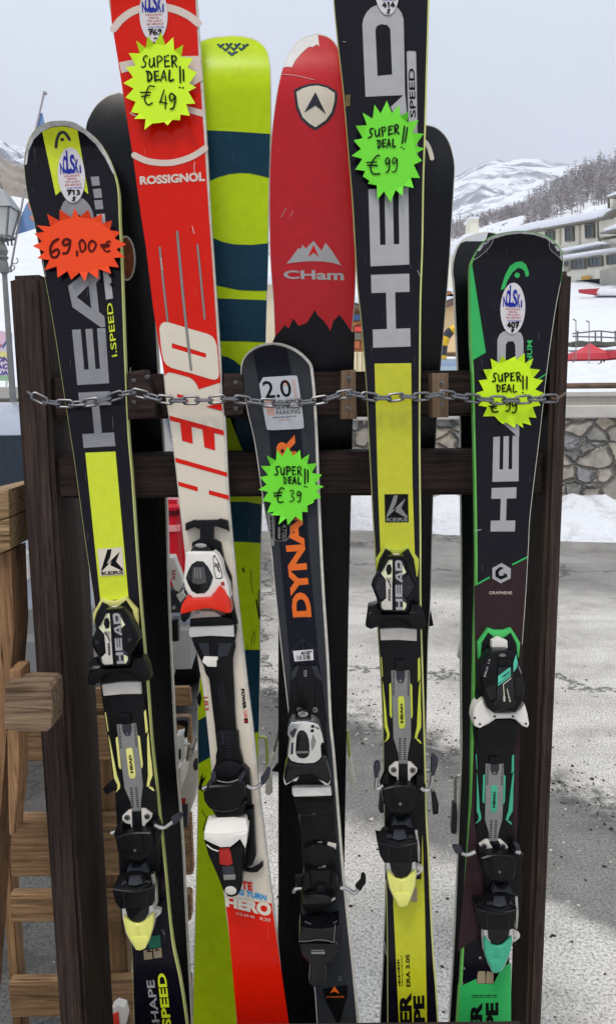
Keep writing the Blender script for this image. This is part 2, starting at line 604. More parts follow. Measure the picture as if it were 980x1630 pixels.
steeldk = mat('screw_steel', (132, 130, 128), 0.35, metal=1.0, var=0.2)
chrome = mat('chrome_cover', (226, 226, 224), 0.12, metal=0.85, var=0.05)
clear = mat('smoked_clear_plastic', (84, 84, 84), 0.15, var=0.3)
greypl = mat('grey_plate_plastic', (128, 128, 124), 0.4, var=0.08, dirt=0.12)
charcoal = mat('charcoal_topsheet', (50, 52, 56), 0.42, var=0.14, dirt=0.10, scratch=0.15)
orange = mat('orange_print', (228, 104, 24), 0.35, var=0.05)
edgew = mat('white_sidewall', (200, 195, 184), 0.4, var=0.2, dirt=0.6, scale=90)
edgey = mat('pale_yellow_sidewall', (204, 206, 128), 0.4, var=0.12, dirt=0.2)
edgeg = mat('green_sidewall', (104, 184, 82), 0.4, var=0.12, dirt=0.15)
worn = mat('scuffed_grey_edge', (196, 196, 194), 0.55, var=0.3, dirt=0.5, scale=140)
baseblk = mat('black_ski_base', (9, 10, 16), 0.26, var=0.25, dirt=0.03, spec=0.20, scratch=0.06, stretch=(1, 1, 0.08), scale=120)
baseyel = mat('lime_ski_base', (186, 212, 20), 0.28, var=0.08, dirt=0.02, scratch=0.10, coat=0.1, spec=0.12)
baseteal = mat('petrol_ski_base', (20, 56, 74), 0.26, var=0.1, dirt=0.05, scratch=0.15)
basered = mat('red_ski_base', (192, 30, 38), 0.25, var=0.08, dirt=0.04, scratch=0.12, coat=0.2, spec=0.2)
labelw = mat('sticker_white', (214, 208, 210), 0.4, var=0.03)
labels = mat('sticker_silver', (190, 190, 192), 0.3, metal=0.4, var=0.05)
bluei = mat('blue_sticker_print', (24, 40, 150), 0.45, var=0.03)
redi = mat('faded_red_sticker_print', (190, 96, 96), 0.5, var=0.03)
bluel = mat('pale_blue_sticker_print', (96, 108, 180), 0.5, var=0.03)
cyan = mat('cyan_print', (36, 150, 214), 0.35, var=0.03)
marker = mat('black_marker_ink', (10, 18, 12), 0.5, var=0.1)
markerbr = mat('brown_marker_ink', (78, 14, 10), 0.5, var=0.3, scale=300)
card_y = mat('neon_yellow_card', (206, 246, 22), 0.6, var=0.02)
card_g = mat('neon_green_card', (112, 222, 48), 0.6, var=0.02)
card_o = mat('neon_orange_card', (255, 70, 16), 0.7, var=0.02)
beige = mat('beige_print', (158, 140, 112), 0.4, var=0.05)
dkteal = mat('dark_green_print', (40, 110, 86), 0.4, var=0.05)
w_post = wood('dark_stained_post_wood', (32, 26, 25), (90, 74, 68), 'Z', scale=16, bump=1.0)
w_rail = wood('dark_stained_rail_wood', (26, 21, 21), (76, 61, 56), 'X', scale=14, bump=0.9)
w_block = wood('weathered_block_wood', (104, 84, 66), (164, 138, 112), 'Z', scale=5)
w_tres = wood('brown_trestle_wood', (108, 80, 56), (190, 148, 108), 'Z', scale=9, bump=0.9)
w_tresx = wood('brown_trestle_beam_wood', (116, 94, 66), (212, 178, 134), 'X', scale=10, bump=0.9)
w_peg = wood('grey_tenon_wood', (92, 74, 60), (172, 146, 120), 'X', scale=12, bump=1.0)
w_pal = wood('pale_pallet_wood', (98, 76, 54), (190, 154, 114), 'X', scale=9, bump=0.8)
w_pal2 = wood('pale_pallet_wood_upright', (104, 80, 56), (170, 136, 98), 'Z', scale=5)


# ------------------------------------------------------------------ the setting
def node_mat(name):
    m = bpy.data.materials.new(name); m.use_nodes = True
    return m, m.node_tree.nodes, m.node_tree.links, m.node_tree.nodes['Principled BSDF']

def ramp_(n, l, src, stops):
    r = n.new('ShaderNodeValToRGB')
    els = r.color_ramp.elements
    els[0].position, els[0].color = stops[0][0], tuple(stops[0][1]) + (1,)
    els[1].position, els[1].color = stops[-1][0], tuple(stops[-1][1]) + (1,)
    for p_, c_ in stops[1:-1]:
        q = els.new(p_); q.color = tuple(c_) + (1,)
    l.new(src, r.inputs['Fac'])
    return r.outputs['Color']

def nse(n, l, vec, scale, detail=6, rough=0.6, dist=0.0):
    z = n.new('ShaderNodeTexNoise')
    z.inputs['Scale'].default_value = scale; z.inputs['Detail'].default_value = detail
    z.inputs['Roughness'].default_value = rough; z.inputs['Distortion'].default_value = dist
    l.new(vec, z.inputs['Vector'])
    return z.outputs['Fac']

def mixc(n, l, fac, a, b, mode='MIX'):
    x = n.new('ShaderNodeMixRGB'); x.blend_type = mode
    for sock, v in ((x.inputs['Fac'], fac), (x.inputs['Color1'], a), (x.inputs['Color2'], b)):
        if hasattr(v, 'node'): l.new(v, sock)
        elif isinstance(v, (int, float)): sock.default_value = v
        else: sock.default_value = tuple(v) + (1,)
    return x.outputs['Color']

# road: old asphalt, bleached by salt and grit, with damp dark streaks and a few cracks
road_m, n, l, b = node_mat('asphalt_road')
t = n.new('ShaderNodeTexCoord'); V = t.outputs['Object']
base = ramp_(n, l, nse(n, l, V, 1.7, 9, 0.7, 0.5), [(.36, (.43, .40, .36)), (.50, (.62, .58, .525)), (.66, (.74, .70, .64))])
grit = ramp_(n, l, nse(n, l, V, 120, 4, 0.8), [(.38, (.15, .15, .15)), (.48, (.92, .92, .92)), (.62, (1.5, 1.5, 1.48))])
c = mixc(n, l, 0.75, base, grit, 'MULTIPLY')
grit2 = ramp_(n, l, nse(n, l, V, 430, 2, 0.8), [(.40, (.45, .45, .45)), (.56, (1.35, 1.35, 1.35))])
c = mixc(n, l, 0.45, c, grit2, 'MULTIPLY')
mp = n.new('ShaderNodeMapping'); mp.inputs['Scale'].default_value = (0.22, 1.35, 1); mp.inputs['Rotation'].default_value = (0, 0, R(9))
l.new(V, mp.inputs['Vector'])
damp = ramp_(n, l, nse(n, l, mp.outputs[0], 1.6, 9, 0.72, 0.8), [(.48, (0, 0, 0)), (.64, (.55, .55, .55))])
c = mixc(n, l, mixc(n, l, 1.0, damp, (.6, .6, .6), 'MULTIPLY'), c, mixc(n, l, 1.0, c, (.42, .42, .43), 'MULTIPLY'))
# broad wet strip that lies across the road just behind the rack, and the wet gutter by the snow
sp = n.new('ShaderNodeSeparateXYZ'); l.new(V, sp.inputs[0])
def band(y0, y1, soft, slope, amp):
    a = n.new('ShaderNodeMath'); a.operation = 'MULTIPLY_ADD'; a.inputs[1].default_value = slope; l.new(sp.outputs['X'], a.inputs[0]); l.new(sp.outputs['Y'], a.inputs[2])
    w_ = n.new('ShaderNodeMath'); w_.operation = 'MULTIPLY_ADD'; w_.inputs[1].default_value = amp; l.new(nse(n, l, V, 3.2, 7, 0.7), w_.inputs[0]); l.new(a.outputs[0], w_.inputs[2])
    m0 = n.new('ShaderNodeMapRange'); m0.inputs['From Min'].default_value = y0 - soft; m0.inputs['From Max'].default_value = y0 + soft; l.new(w_.outputs[0], m0.inputs['Value'])
    m1_ = n.new('ShaderNodeMapRange'); m1_.inputs['From Min'].default_value = y1 + soft; m1_.inputs['From Max'].default_value = y1 - soft; l.new(w_.outputs[0], m1_.inputs['Value'])
    q = n.new('ShaderNodeMath'); q.operation = 'MULTIPLY'; l.new(m0.outputs[0], q.inputs[0]); l.new(m1_.outputs[0], q.inputs[1])
    return q.outputs[0]
wet = band(2.80, 3.62, 0.06, 0.88, 0.34)
c = mixc(n, l, wet, c, mixc(n, l, 1.0, c, (.345, .345, .345), 'MULTIPLY'))
gut = band(6.15, 9.6, 0.25, 0.22, 0.9)
c = mixc(n, l, gut, c, mixc(n, l, 1.0, c, (.50, .50, .51), 'MULTIPLY'))
dk = band(3.52, 3.86, 0.12, 0.88, 0.5)
blot = ramp_(n, l, nse(n, l, V, 9, 8, 0.75), [(.46, (0, 0, 0)), (.56, (.9, .9, .9))])
c = mixc(n, l, mixc(n, l, 1.0, dk, blot, 'MULTIPLY'), c, (.07, .066, .06))
spk = ramp_(n, l, nse(n, l, V, 60, 6, 0.85), [(.60, (0, 0, 0)), (.66, (.8, .8, .8))])
c = mixc(n, l, spk, c, (.09, .085, .08))
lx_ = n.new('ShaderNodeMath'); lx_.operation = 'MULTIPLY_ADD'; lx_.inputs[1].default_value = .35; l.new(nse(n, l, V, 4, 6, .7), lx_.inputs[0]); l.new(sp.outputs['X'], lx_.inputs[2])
left_shade = n.new('ShaderNodeMapRange'); left_shade.inputs['From Min'].default_value = -.30; left_shade.inputs['From Max'].default_value = -.44; l.new(lx_.outputs[0], left_shade.inputs['Value'])
c = mixc(n, l, left_shade.outputs[0], c, mixc(n, l, 1.0, c, (.17, .17, .175), 'MULTIPLY'))  # shade behind the pallet and car, painted into the asphalt colour
vo = n.new('ShaderNodeTexVoronoi'); vo.feature = 'DISTANCE_TO_EDGE'; vo.inputs['Scale'].default_value = 0.42
wv = n.new('ShaderNodeVectorMath'); wv.operation = 'ADD'
nn_ = n.new('ShaderNodeTexNoise'); nn_.inputs['Scale'].default_value = 2.6; nn_.inputs['Detail'].default_value = 8; nn_.inputs['Roughness'].default_value = 0.7
l.new(V, nn_.inputs['Vector']); l.new(V, wv.inputs[0]); l.new(nn_.outputs['Color'], wv.inputs[1]); l.new(wv.outputs[0], vo.inputs['Vector'])
cr = ramp_(n, l, vo.outputs['Distance'], [(0.0, (.9, .9, .9)), (.006, (.7, .7, .7)), (.012, (0, 0, 0))])
c = mixc(n, l, cr, c, (.05, .048, .045))
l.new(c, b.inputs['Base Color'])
rg = n.new('ShaderNodeMapRange'); rg.inputs['To Min'].default_value = 0.92; rg.inputs['To Max'].default_value = 0.55
l.new(wet, rg.inputs['Value']); l.new(rg.outputs[0], b.inputs['Roughness'])
bp = n.new('ShaderNodeBump'); bp.inputs['Strength'].default_value = 0.55; bp.inputs['Distance'].default_value = 0.006
l.new(nse(n, l, V, 170, 4, 0.75), bp.inputs['Height']); l.new(bp.outputs[0], b.inputs['Normal'])

def snow_mat(name, dirty=0.25, scale=1.5, dirtcol=(.36, .33, .30)):
    m, n, l, b = node_mat(name)
    t = n.new('ShaderNodeTexCoord'); V = t.outputs['Object']
    f = ramp_(n, l, nse(n, l, V, scale, 9, 0.68, 0.5), [(.50, (0, 0, 0)), (.72, (dirty, dirty, dirty))])
    c = mixc(n, l, f, (.82, .83, .86), dirtcol)
    c = mixc(n, l, 0.5, c, ramp_(n, l, nse(n, l, V, scale * 14, 4, 0.7), [(.35, (.86, .86, .88)), (.65, (1.03, 1.03, 1.03))]), 'MULTIPLY')
    l.new(c, b.inputs['Base Color'])
    b.inputs['Roughness'].default_value = 0.85
    bp = n.new('ShaderNodeBump'); bp.inputs['Strength'].default_value = 0.5; bp.inputs['Distance'].default_value = 0.05
    l.new(nse(n, l, V, scale * 5, 7, 0.65), bp.inputs['Height']); l.new(bp.outputs[0], b.inputs['Normal'])
    return m
snow = snow_mat('piste_snow', 0.18, 0.25)
snow_d = snow_mat('roadside_snow', 0.95, 2.6)
snow_r = mat('roof_snow', (232, 234, 242), 0.9, var=0.06, scale=3)

# one sheet out to the horizon
p = Part(); p.raw([(-1850, -850, -.5), (1850, -850, -.5), (1850, 1950, -.5), (-1850, 1950, -.5)], [(0, 1, 2, 3)], snow); p.build('ground', kind='structure')
vs, fs = [], []
NX, NY = 24, 14
for j in range(NY + 1):
    for i in range(NX + 1):
        vs.append((-60 + 120 * i / NX, -12 + 21.3 * j / NY, 0))
for j in range(NY):
    for i in range(NX): fs.append((j * (NX + 1) + i, j * (NX + 1) + i + 1, (j + 1) * (NX + 1) + i + 1, (j + 1) * (NX + 1) + i))
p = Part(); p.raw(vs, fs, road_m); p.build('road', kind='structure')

grit_m = mat('road_grit_pale', (196, 190, 180), .9, var=.3, scale=30); grit_d = mat('road_grit_dark', (58, 54, 50), .9, var=.3, scale=30)
rs = random.Random(11); gp = Part()
for k in range(2600):
    x = rs.uniform(-.9, 1.6)
    y = rs.gauss(3.55 - .88 * x, .22) if rs.random() < .55 else rs.uniform(1.5, 5.5)
    if y < 1.4: continue
    r_ = rs.uniform(.002, .006) * (1.5 if rs.random() < .12 else 1)
    a0 = rs.uniform(0, 6.28)
    pts_ = [(x + r_ * rs.uniform(.7, 1.3) * math.cos(a0 + i * 1.257), y + r_ * rs.uniform(.7, 1.3) * math.sin(a0 + i * 1.257), 0.001) for i in range(5)]
    gp.raw(pts_ + [(x, y, r_ * rs.uniform(.6, 1.1))], [(i, (i + 1) % 5, 5) for i in range(5)], grit_m if rs.random() < .45 else grit_d)
gg = gp.build('gravel', label='loose pale and dark grit scattered over the asphalt behind the rack', kind='stuff'); gg['category'] = 'gravel'

# terrain behind the wall: height read as the line of sight of each column at each distance
TC = [-900, -200, 0, 60, 430, 600, 700, 800, 840, 900, 980, 1150, 1900]
TD = [8.62, 14, 20, 27, 58, 90, 200, 300]
TY = {-900: (700, 650, 622, 600, 500, 440, 340, 322), -200: (700, 645, 620, 600, 512, 440, 342, 324), 0: (700, 641, 622, 600, 510, 440, 338, 322), 60: (700, 641, 622, 602, 520, 446, 345, 330),
      430: (700, 645, 625, 604, 560, 500, 450, 420), 600: (700, 645, 628, 606, 570, 510, 455, 420), 700: (700, 645, 630, 608, 572, 490, 410, 380), 800: (700, 648, 626, 600, 474, 440, 372, 360),
      840: (700, 648, 626, 598, 470, 440, 356, 360), 900: (700, 648, 624, 596, 468, 430, 320, 350), 980: (700, 648, 620, 594, 466, 425, 290, 340), 1150: (700, 648, 620, 590, 460, 415, 262, 330), 1900: (700, 648, 620, 590, 460, 415, 240, 330)}
def interp(xs, ys, x):
    if x <= xs[0]: return ys[0]
    for i in range(len(xs) - 1):
        if x <= xs[i + 1]: return ys[i] + (ys[i + 1] - ys[i]) * (x - xs[i]) / (xs[i + 1] - xs[i])
    return ys[-1]
TL = [math.log(d) for d in TD]
def terr(px, D):
    col = [interp(TL, TY[c_], math.log(D)) for c_ in TC]
    y = interp(TC, col, px)
    return 1.45 + D * (619 - y) / 1250.0
def wpos(px, D, z):                       # column of the photograph + distance + height
    return Vector((D * (px - 490) / 1262.0, D, z))
vs, fs = [], []
cols = list(range(-3200, 4001, 32)); rads = [8.62 * (300 / 8.62) ** (i / 60) for i in range(61)]
for D in rads:
    for x in cols:
        z = terr(x, D)
        if D > 8.7: z += (noise.fractal(Vector((x * .01 * math.log(D), D * .25, 3)), 1.0, 2.0, 5) * .012 * D * (0.35 if D < 60 else .6))
        vs.append(wpos(x, D, z))
nc = len(cols)
for j in range(len(rads) - 1):
    for i in range(nc - 1): fs.append((j * nc + i, j * nc + i + 1, (j + 1) * nc + i + 1, (j + 1) * nc + i))
p = Part(); p.raw(vs, fs, snow, True); p.build('snow_slope', kind='structure')

# far mountains
mt, n, l, b = node_mat('alpine_mountain')
t = n.new('ShaderNodeTexCoord'); V = t.outputs['Object']
geo = n.new('ShaderNodeNewGeometry'); spn = n.new('ShaderNodeSeparateXYZ'); l.new(geo.outputs['Normal'], spn.inputs[0])
rk = nse(n, l, V, 0.011, 10, 0.68, 0.6)
ad = n.new('ShaderNodeMath'); ad.operation = 'MULTIPLY_ADD'; ad.inputs[1].default_value = -0.16; l.new(spn.outputs['Z'], ad.inputs[0]); l.new(rk, ad.inputs[2])
rock = ramp_(n, l, ad.outputs[0], [(.34, (0, 0, 0)), (.43, (1, 1, 1))])
stone = ramp_(n, l, nse(n, l, V, 0.05, 6, .7), [(.3, (.20, .21, .27)), (.7, (.42, .42, .47))])
c = mixc(n, l, rock, (.80, .82, .87), stone)
spx = n.new('ShaderNodeSeparateXYZ'); l.new(V, spx.inputs[0])
mm = n.new('ShaderNodeMapRange'); mm.inputs['From Min'].default_value = -60; mm.inputs['From Max'].default_value = -105; l.new(spx.outputs['X'], mm.inputs['Value'])
mz = n.new('ShaderNodeMapRange'); mz.inputs['From Min'].default_value = 138; mz.inputs['From Max'].default_value = 124; l.new(spx.outputs['Z'], mz.inputs['Value'])
mq = n.new('ShaderNodeMath'); mq.operation = 'MULTIPLY'; l.new(mm.outputs[0], mq.inputs[0]); l.new(mz.outputs[0], mq.inputs[1])
meadow = ramp_(n, l, nse(n, l, V, 0.02, 7, .65), [(.3, (.17, .15, .14)), (.5, (.34, .28, .22)), (.68, (.5, .46, .43))])
c = mixc(n, l, mq.outputs[0], c, meadow)
l.new(c, b.inputs['Base Color']); b.inputs['Roughness'].default_value = 0.95
RC = [-1200, -300, -60, 0, 14, 40, 120, 300, 430, 570, 660, 700, 722, 738, 762, 782, 800, 822, 850, 900, 980, 1200, 1900]
RY = [200, 225, 246, 243, 238, 252, 268, 300, 330, 330, 312, 304, 301, 292, 281, 279, 283, 279, 281, 290, 296, 280, 250]
vs, fs = [], []
cols = list(range(-1200, -60, 20)) + list(range(-60, 1000, 4)) + list(range(1000, 1901, 20)); NR = 80
for j in range(NR + 1):
    t_ = j / NR
    for x in cols:
        left = max(0, min(1, (330 - x) / 300))
        D = 290 + ((520 if left > .5 else 1200) - 290) * t_ ** 1.25
        D = 290 + (520 * left + 1250 * (1 - left) - 290) * t_ ** 1.25
        y0, y1 = terr(x, 300), 1.45 + D * (619 - interp(RC, RY, x)) / 1250
        yb = 619 - (terr(x, 300) - 1.45) / 300 * 1250
        yy = (yb + 22) + (interp(RC, RY, x) - yb - 22) * (t_ ** 0.75)
        z = 1.45 + D * (619 - yy) / 1250
        z += (noise.fractal(Vector((x * .012, t_ * 7, 1.3)), 1.0, 2.1, 7) * .010 + noise.fractal(Vector((x * .05, t_ * 22, 4.3)), 1.0, 2.1, 5) * .005) * D * (0.3 + .7 * math.sin(math.pi * min(1, t_ * 1.02)))
        vs.append(wpos(x, D, z))
nc = len(cols)
for x in cols:                             # back side falls away
    D = 1900.0; vs.append(wpos(x, D, 20))
for j in range(NR + 1):
    for i in range(nc - 1): fs.append((j * nc + i, j * nc + i + 1, (j + 1) * nc + i + 1, (j + 1) * nc + i))
p = Part(); p.raw(vs, fs, mt, True); p.build('mountain', kind='structure')

# bare larch wood on the hillside, too far to count
bark = mat('bare_larch_wood', (136, 130, 131), 0.95, var=0.3, scale=.6)  # both bark tones lightened: mist put into the colour
bark2 = mat('bare_larch_wood_pale', (170, 164, 166), 0.95, var=0.3, scale=.6)
p = Part(); rs = random.Random(5)
for k in range(2300):
    px = rs.uniform(815, 1250) if k < 1750 else rs.uniform(690, 830)
    D = rs.uniform(150, 215) if px > 830 else rs.uniform(210, 290)
    z = terr(px, D) - .5
    dens = noise.noise(Vector((px * .02, D * .03, 0)))
    if dens < -.2 and rs.random() < .5: continue
    hgt = rs.uniform(3.2, 7.0) * (.75 if px < 830 else 1)
    o_ = wpos(px, D, z); m_ = bark if rs.random() < .6 else bark2
    r0 = .10
    vs_ = [o_ + Vector((r0 * math.cos(a), r0 * math.sin(a), 0)) for a in (0, 2.1, 4.2)] + [o_ + Vector((rs.uniform(-.2, .2), 0, hgt))]
    p.raw(vs_, [(0, 1, 3), (1, 2, 3), (2, 0, 3)], m_)
    for q in range(13):
        h0 = hgt * rs.uniform(.22, .92); a = rs.uniform(0, 6.28); ln = (hgt - h0) * .26 + .45
        s0 = o_ + Vector((0, 0, h0)); e0 = s0 + Vector((math.cos(a) * ln, math.sin(a) * ln, rs.uniform(.1, .7)))
        p.raw([s0 + Vector((0, 0, -.11)), s0 + Vector((0, 0, .11)), e0], [(0, 1, 2)], m_)
scrub = mat('brown_winter_scrub', (120, 108, 100), .95, var=.4, scale=.4)
for k in range(2600):
    px = rs.uniform(690, 1250); D = rs.uniform(120, 290)
    z = terr(px, D) - .1; o_ = wpos(px, D, z); s_ = rs.uniform(.3, .9)
    if noise.noise(Vector((px * .03, D * .05, 7))) < -.05: continue
    for q in range(4):
        a = rs.uniform(0, 6.28); v = Vector((math.cos(a) * s_, math.sin(a) * s_, rs.uniform(.4, 1.0) * s_))
        w_ = Vector((-math.sin(a), math.cos(a), 0)) * .22 * s_
        p.raw([o_ - w_, o_ + w_, o_ + v], [(0, 1, 2)], scrub)
wd_ = p.build('far_wood', label='grey bare larch wood covering the hillside above the long hotel', kind='stuff'); wd_['category'] = 'wood'

# ---------------------------------------------------------------- the misty air of the valley
HAZE = 0.00016
p = Part(); p.box((-1900, -900, -1.6), (1900, 2000, 560), road_m)
hz = p.build('haze', kind='stuff', label='thin pale mountain mist filling the valley between viewer and peaks'); hz['category'] = 'haze'
hm = bpy.data.materials.new('valley_mist'); hm.use_nodes = True
hn_ = hm.node_tree.nodes; hn_.clear()
ho = hn_.new('ShaderNodeOutputMaterial'); pv = hn_.new('ShaderNodeVolumePrincipled')
pv.inputs['Color'].default_value = (0.90, 0.92, 0.97, 1); pv.inputs['Density'].default_value = HAZE
hm.node_tree.links.new(pv.outputs[0], ho.inputs['Volume'])
hz.data.materials.clear(); hz.data.materials.append(hm)

# ---------------------------------------------------------------- stone wall, its coping, log rail and the snow heaped in front of it
st, n, l, b = node_mat('rubble_stone')
t = n.new('ShaderNodeTexCoord'); mp = n.new('ShaderNodeMapping'); mp.inputs['Scale'].default_value = (1.0, 1.0, 1.25); l.new(t.outputs['Object'], mp.inputs['Vector'])
wv = n.new('ShaderNodeVectorMath'); wv.operation = 'ADD'
nn_ = n.new('ShaderNodeTexNoise'); nn_.inputs['Scale'].default_value = 3; nn_.inputs['Detail'].default_value = 4; l.new(mp.outputs[0], nn_.inputs['Vector'])
sc = n.new('ShaderNodeVectorMath'); sc.operation = 'SCALE'; sc.inputs['Scale'].default_value = 0.22; l.new(nn_.outputs['Color'], sc.inputs[0])
l.new(mp.outputs[0], wv.inputs[0]); l.new(sc.outputs[0], wv.inputs[1])
vo = n.new('ShaderNodeTexVoronoi'); vo.feature = 'DISTANCE_TO_EDGE'; vo.inputs['Scale'].default_value = 4.4; l.new(wv.outputs[0], vo.inputs['Vector'])
vc = n.new('ShaderNodeTexVoronoi'); vc.inputs['Scale'].default_value = 4.4; l.new(wv.outputs[0], vc.inputs['Vector'])
sx = n.new('ShaderNodeSeparateXYZ'); l.new(vc.outputs['Color'], sx.inputs[0])
cs = ramp_(n, l, sx.outputs['X'], [(.1, (.24, .235, .225)), (.35, (.36, .33, .29)), (.55, (.46, .42, .36)), (.75, (.42, .36, .28)), (.95, (.30, .30, .31))])
cs = mixc(n, l, 0.7, cs, ramp_(n, l, nse(n, l, t.outputs['Object'], 9, 8, .7), [(.3, (.42, .42, .42)), (.7, (1.5, 1.47, 1.42))]), 'MULTIPLY')
jn = ramp_(n, l, vo.outputs['Distance'], [(.004, (.8, .8, .8)), (.022, (0, 0, 0))])
c = mixc(n, l, jn, cs, (.13, .122, .11)); l.new(c, b.inputs['Base Color']); b.inputs['Roughness'].default_value = 0.9
hh = ramp_(n, l, vo.outputs['Distance'], [(0, (0, 0, 0)), (.12, (1, 1, 1))])
bp = n.new('ShaderNodeBump'); bp.inputs['Strength'].default_value = 1.0; bp.inputs['Distance'].default_value = 0.10; l.new(hh, bp.inputs['Height']); l.new(bp.outputs[0], b.inputs['Normal'])
conc = mat('pale_concrete_coping', (196, 192, 184), 0.9, var=0.14, scale=3, bump=0.3)
w_log = wood('grey_brown_log', (92, 74, 62), (140, 118, 102), 'X', scale=4)
wx0, wx1 = -1.2, 16.0
wall = thing('stone_wall', 'grey rubble stone roadside wall with pale concrete coping behind the snow bank', 'wall', (4, 8.3, 0))
zt = YP(8.3).at(900, 666).z; zc = YP(8.3).at(900, 647).z
p = Part(); p.box((wx0, 8.3, -.2), (wx1, 8.58, zt), st); p.build('masonry', wall)
p = Part(); p.box((wx0 - .04, 8.25, zt + .001), (wx1, 8.7, zc), conc, bevel=0.012); p.build('coping', wall)
wall2 = thing('stone_wall', 'low inner parapet of pale stone just above and behind the roadside wall', 'wall', (4, 9.3, .9))
p = Part(); p.box((-.5, 9.3, .5), (wx1, 9.6, YP(9.3).at(900, 632).z), mat('pale_stone_blocks', (186, 178, 164), .9, var=.25, scale=2.5)); p.build('masonry', wall2)
p = Part(); p.box((-.54, 9.26, YP(9.3).at(900, 632).z + .001), (wx1, 9.66, YP(9.3).at(900, 624.5).z), conc, bevel=.01); p.build('coping', wall2)
rail = thing('log_rail', 'grey brown log guard rail on short posts along the top of the wall', 'guard rail', (5, 9.9, .9))
p = Part(); p.tube([(1.0, 9.9, YP(9.9).at(800, 615.5).z), (6, 9.9, YP(9.9).at(900, 614.5).z), (14, 9.9, YP(9.9).at(900, 614.5).z)], .036, w_log, 10); p.build('log', rail)
for k in range(6):
    p = Part(); x = 1.35 + k * 1.42; p.tube([(x, 9.93, .5), (x, 9.93, YP(9.9).at(900, 612).z)], .05, w_log, 10); p.build('post', rail)
# roadside snow
def mound(name, x0, x1, nx, prof, m, rough, seed, label=None, kind='structure', ny=16):
    vs, fs = [], []
    for i in range(nx + 1):
        x = x0 + (x1 - x0) * i / nx
        f, bk, h = prof(x)
        for j in range(ny + 1):
            t_ = j / ny
            z = h * math.sin(min(1, t_ * 1.15) * math.pi / 2) ** 0.8 if bk is not None else 0
            y = f + (bk - f) * t_
            d = noise.fractal(Vector((x * 2.2, y * 2.2, seed)), 1.0, 2.0, 6)
            vs.append((x, y + d * rough * .5 * (1 - t_), max(-.01, z + d * rough * min(1, 4 * t_) + (.0 if t_ else -.02))))
    for i in range(nx):
        for j in range(ny): fs.append((i * (ny + 1) + j, (i + 1) * (ny + 1) + j, (i + 1) * (ny + 1) + j + 1, i * (ny + 1) + j + 1))
    q = Part(); q.raw(vs, fs, m, True); return q.build(name, kind=kind)
mound('snow_bank', -1.5, 14, 150, lambda x: (8.05 - .28 * max(0, x) + .10 * math.sin(x * 2.1), 8.32, .30 + .12 * math.sin(x * 1.7 + 1) + .05 * math.sin(x * 5.3)), snow_d, .16, 4)
mound('snow_bank', 4.4, 16, 80, lambda x: (14.5, 21.0, .1 + .5 * max(0, min(1, (x - 4.6) / 2.4)) + .1 * math.sin(x * 1.3)), snow, .25, 9).location.z = 1.35

# left parapet and the banner
lw = thing('parapet', 'low pale concrete parapet at the far left behind the parked car', 'wall', (-3.4, 7.6, 0))
p = Part(); p.box((-9, 7.6, 0), (-2.4, 7.9, YP(7.6).at(10, 636).z), mat('weathered_pale_concrete', (176, 172, 156), .9, var=.2, scale=2.5, bump=.2)); p.build('masonry', lw)
p = Part(); p.box((-9, 7.54, YP(7.6).at(10, 635.9).z + .001), (-2.38, 7.96, YP(7.6).at(10, 616).z), conc, bevel=.012); p.build('coping', lw)
sf = YP(9.4)
ban = thing('banner', 'pastel banner with purple lettering hung between white posts at the left edge', 'banner', tuple(sf.at(8, 600)))
p = Part(sf)
p.slab(P("-70,512 20,530 20,606 -70,606"), 0, .01, mat('banner_cloth', (222, 208, 226), .8, var=.08, scale=4))
p.slab(P("-70,598 20,598 20,606 -70,606"), .003, 0, mat('banner_green_strip', (160, 196, 160), .8)); p.slab(P("-60,556 16,560 14,568 -60,570"), .003, 0, mat('banner_yellow_swash', (232, 226, 150), .8))
p.slab(P("-60,530 -10,520 14,536 6,548 -40,552"), .003, 0, mat('banner_pink_swash', (236, 196, 216), .8))
pur = mat('banner_purple_ink', (70, 60, 140), .7)
for s, a in (('CON', (-13, 568)), ('BAC', (-13, 579)), ('QUA', (-13, 590))): p.text(s, [(a[0] + 1, a[1]), (a[0] + 27, a[1]), (a[0] + 26, a[1] + 8), (a[0], a[1] + 8)], .006, pur, .03)
p.stroke(P("5,553 9,546 12,541"), 2, .006, mat('banner_blue_ink', (40, 80, 150), .7)); p.stroke(P("0,552 3,549"), 2, .006, redi)
p.build('cloth', ban)
p = Part(sf); p.slab(P("13,560 17,556 19,640 15,640"), .03, .03, whitepl, bevel=.004); p.build('post', ban)
p = Part(sf); p.tube([sf.at(12, 596, -.1), sf.at(9, 640, -.1)], .012, whitepl); p.build('post', ban)

# lamp post with a scroll bracket, and the flag poles beside it
iron = mat('grey_painted_iron', (128, 128, 126), .5, var=.12, scale=20)
lamp_g = mat('frosted_lamp_glass', (226, 226, 222), .3, var=.04)
sf = YP(6.2)
bx = sf.at(26, 640)
lx = sf.at(8, 440).x
def lz(y): return sf.at(8, y).z
lamp = thing('street_lamp', 'ornate grey iron street lamp with four sided glass lantern at the left edge', 'street lamp', (lx, 6.2, 0))
p = Part(); p.lathe((lx, 6.2, 0), [(.10, 0), (.10, .25), (.045, .4), (.026, 1.2), (.019, lz(437)), (.032, lz(434)), (.036, lz(428)), (.032, lz(420)), (.026, lz(414)), (.04, lz(410)), (.026, lz(407)), (.038, lz(400)), (.026, lz(392)), (.014, lz(385)), (.014, lz(378))], iron); p.build('pole', lamp)
zb, ztp = lz(378), lz(334)
p = Part()
for sx_, sy_ in ((1, 1), (1, -1), (-1, 1), (-1, -1)):
    p.tube([(lx + sx_ * .055, 6.2 + sy_ * .055, zb), (lx + sx_ * .105, 6.2 + sy_ * .105, ztp)], .008, iron)
    p.tube([(lx, 6.2, lz(386)), (lx + sx_ * .075, 6.2 + sy_ * .075, lz(376))], .006, iron)
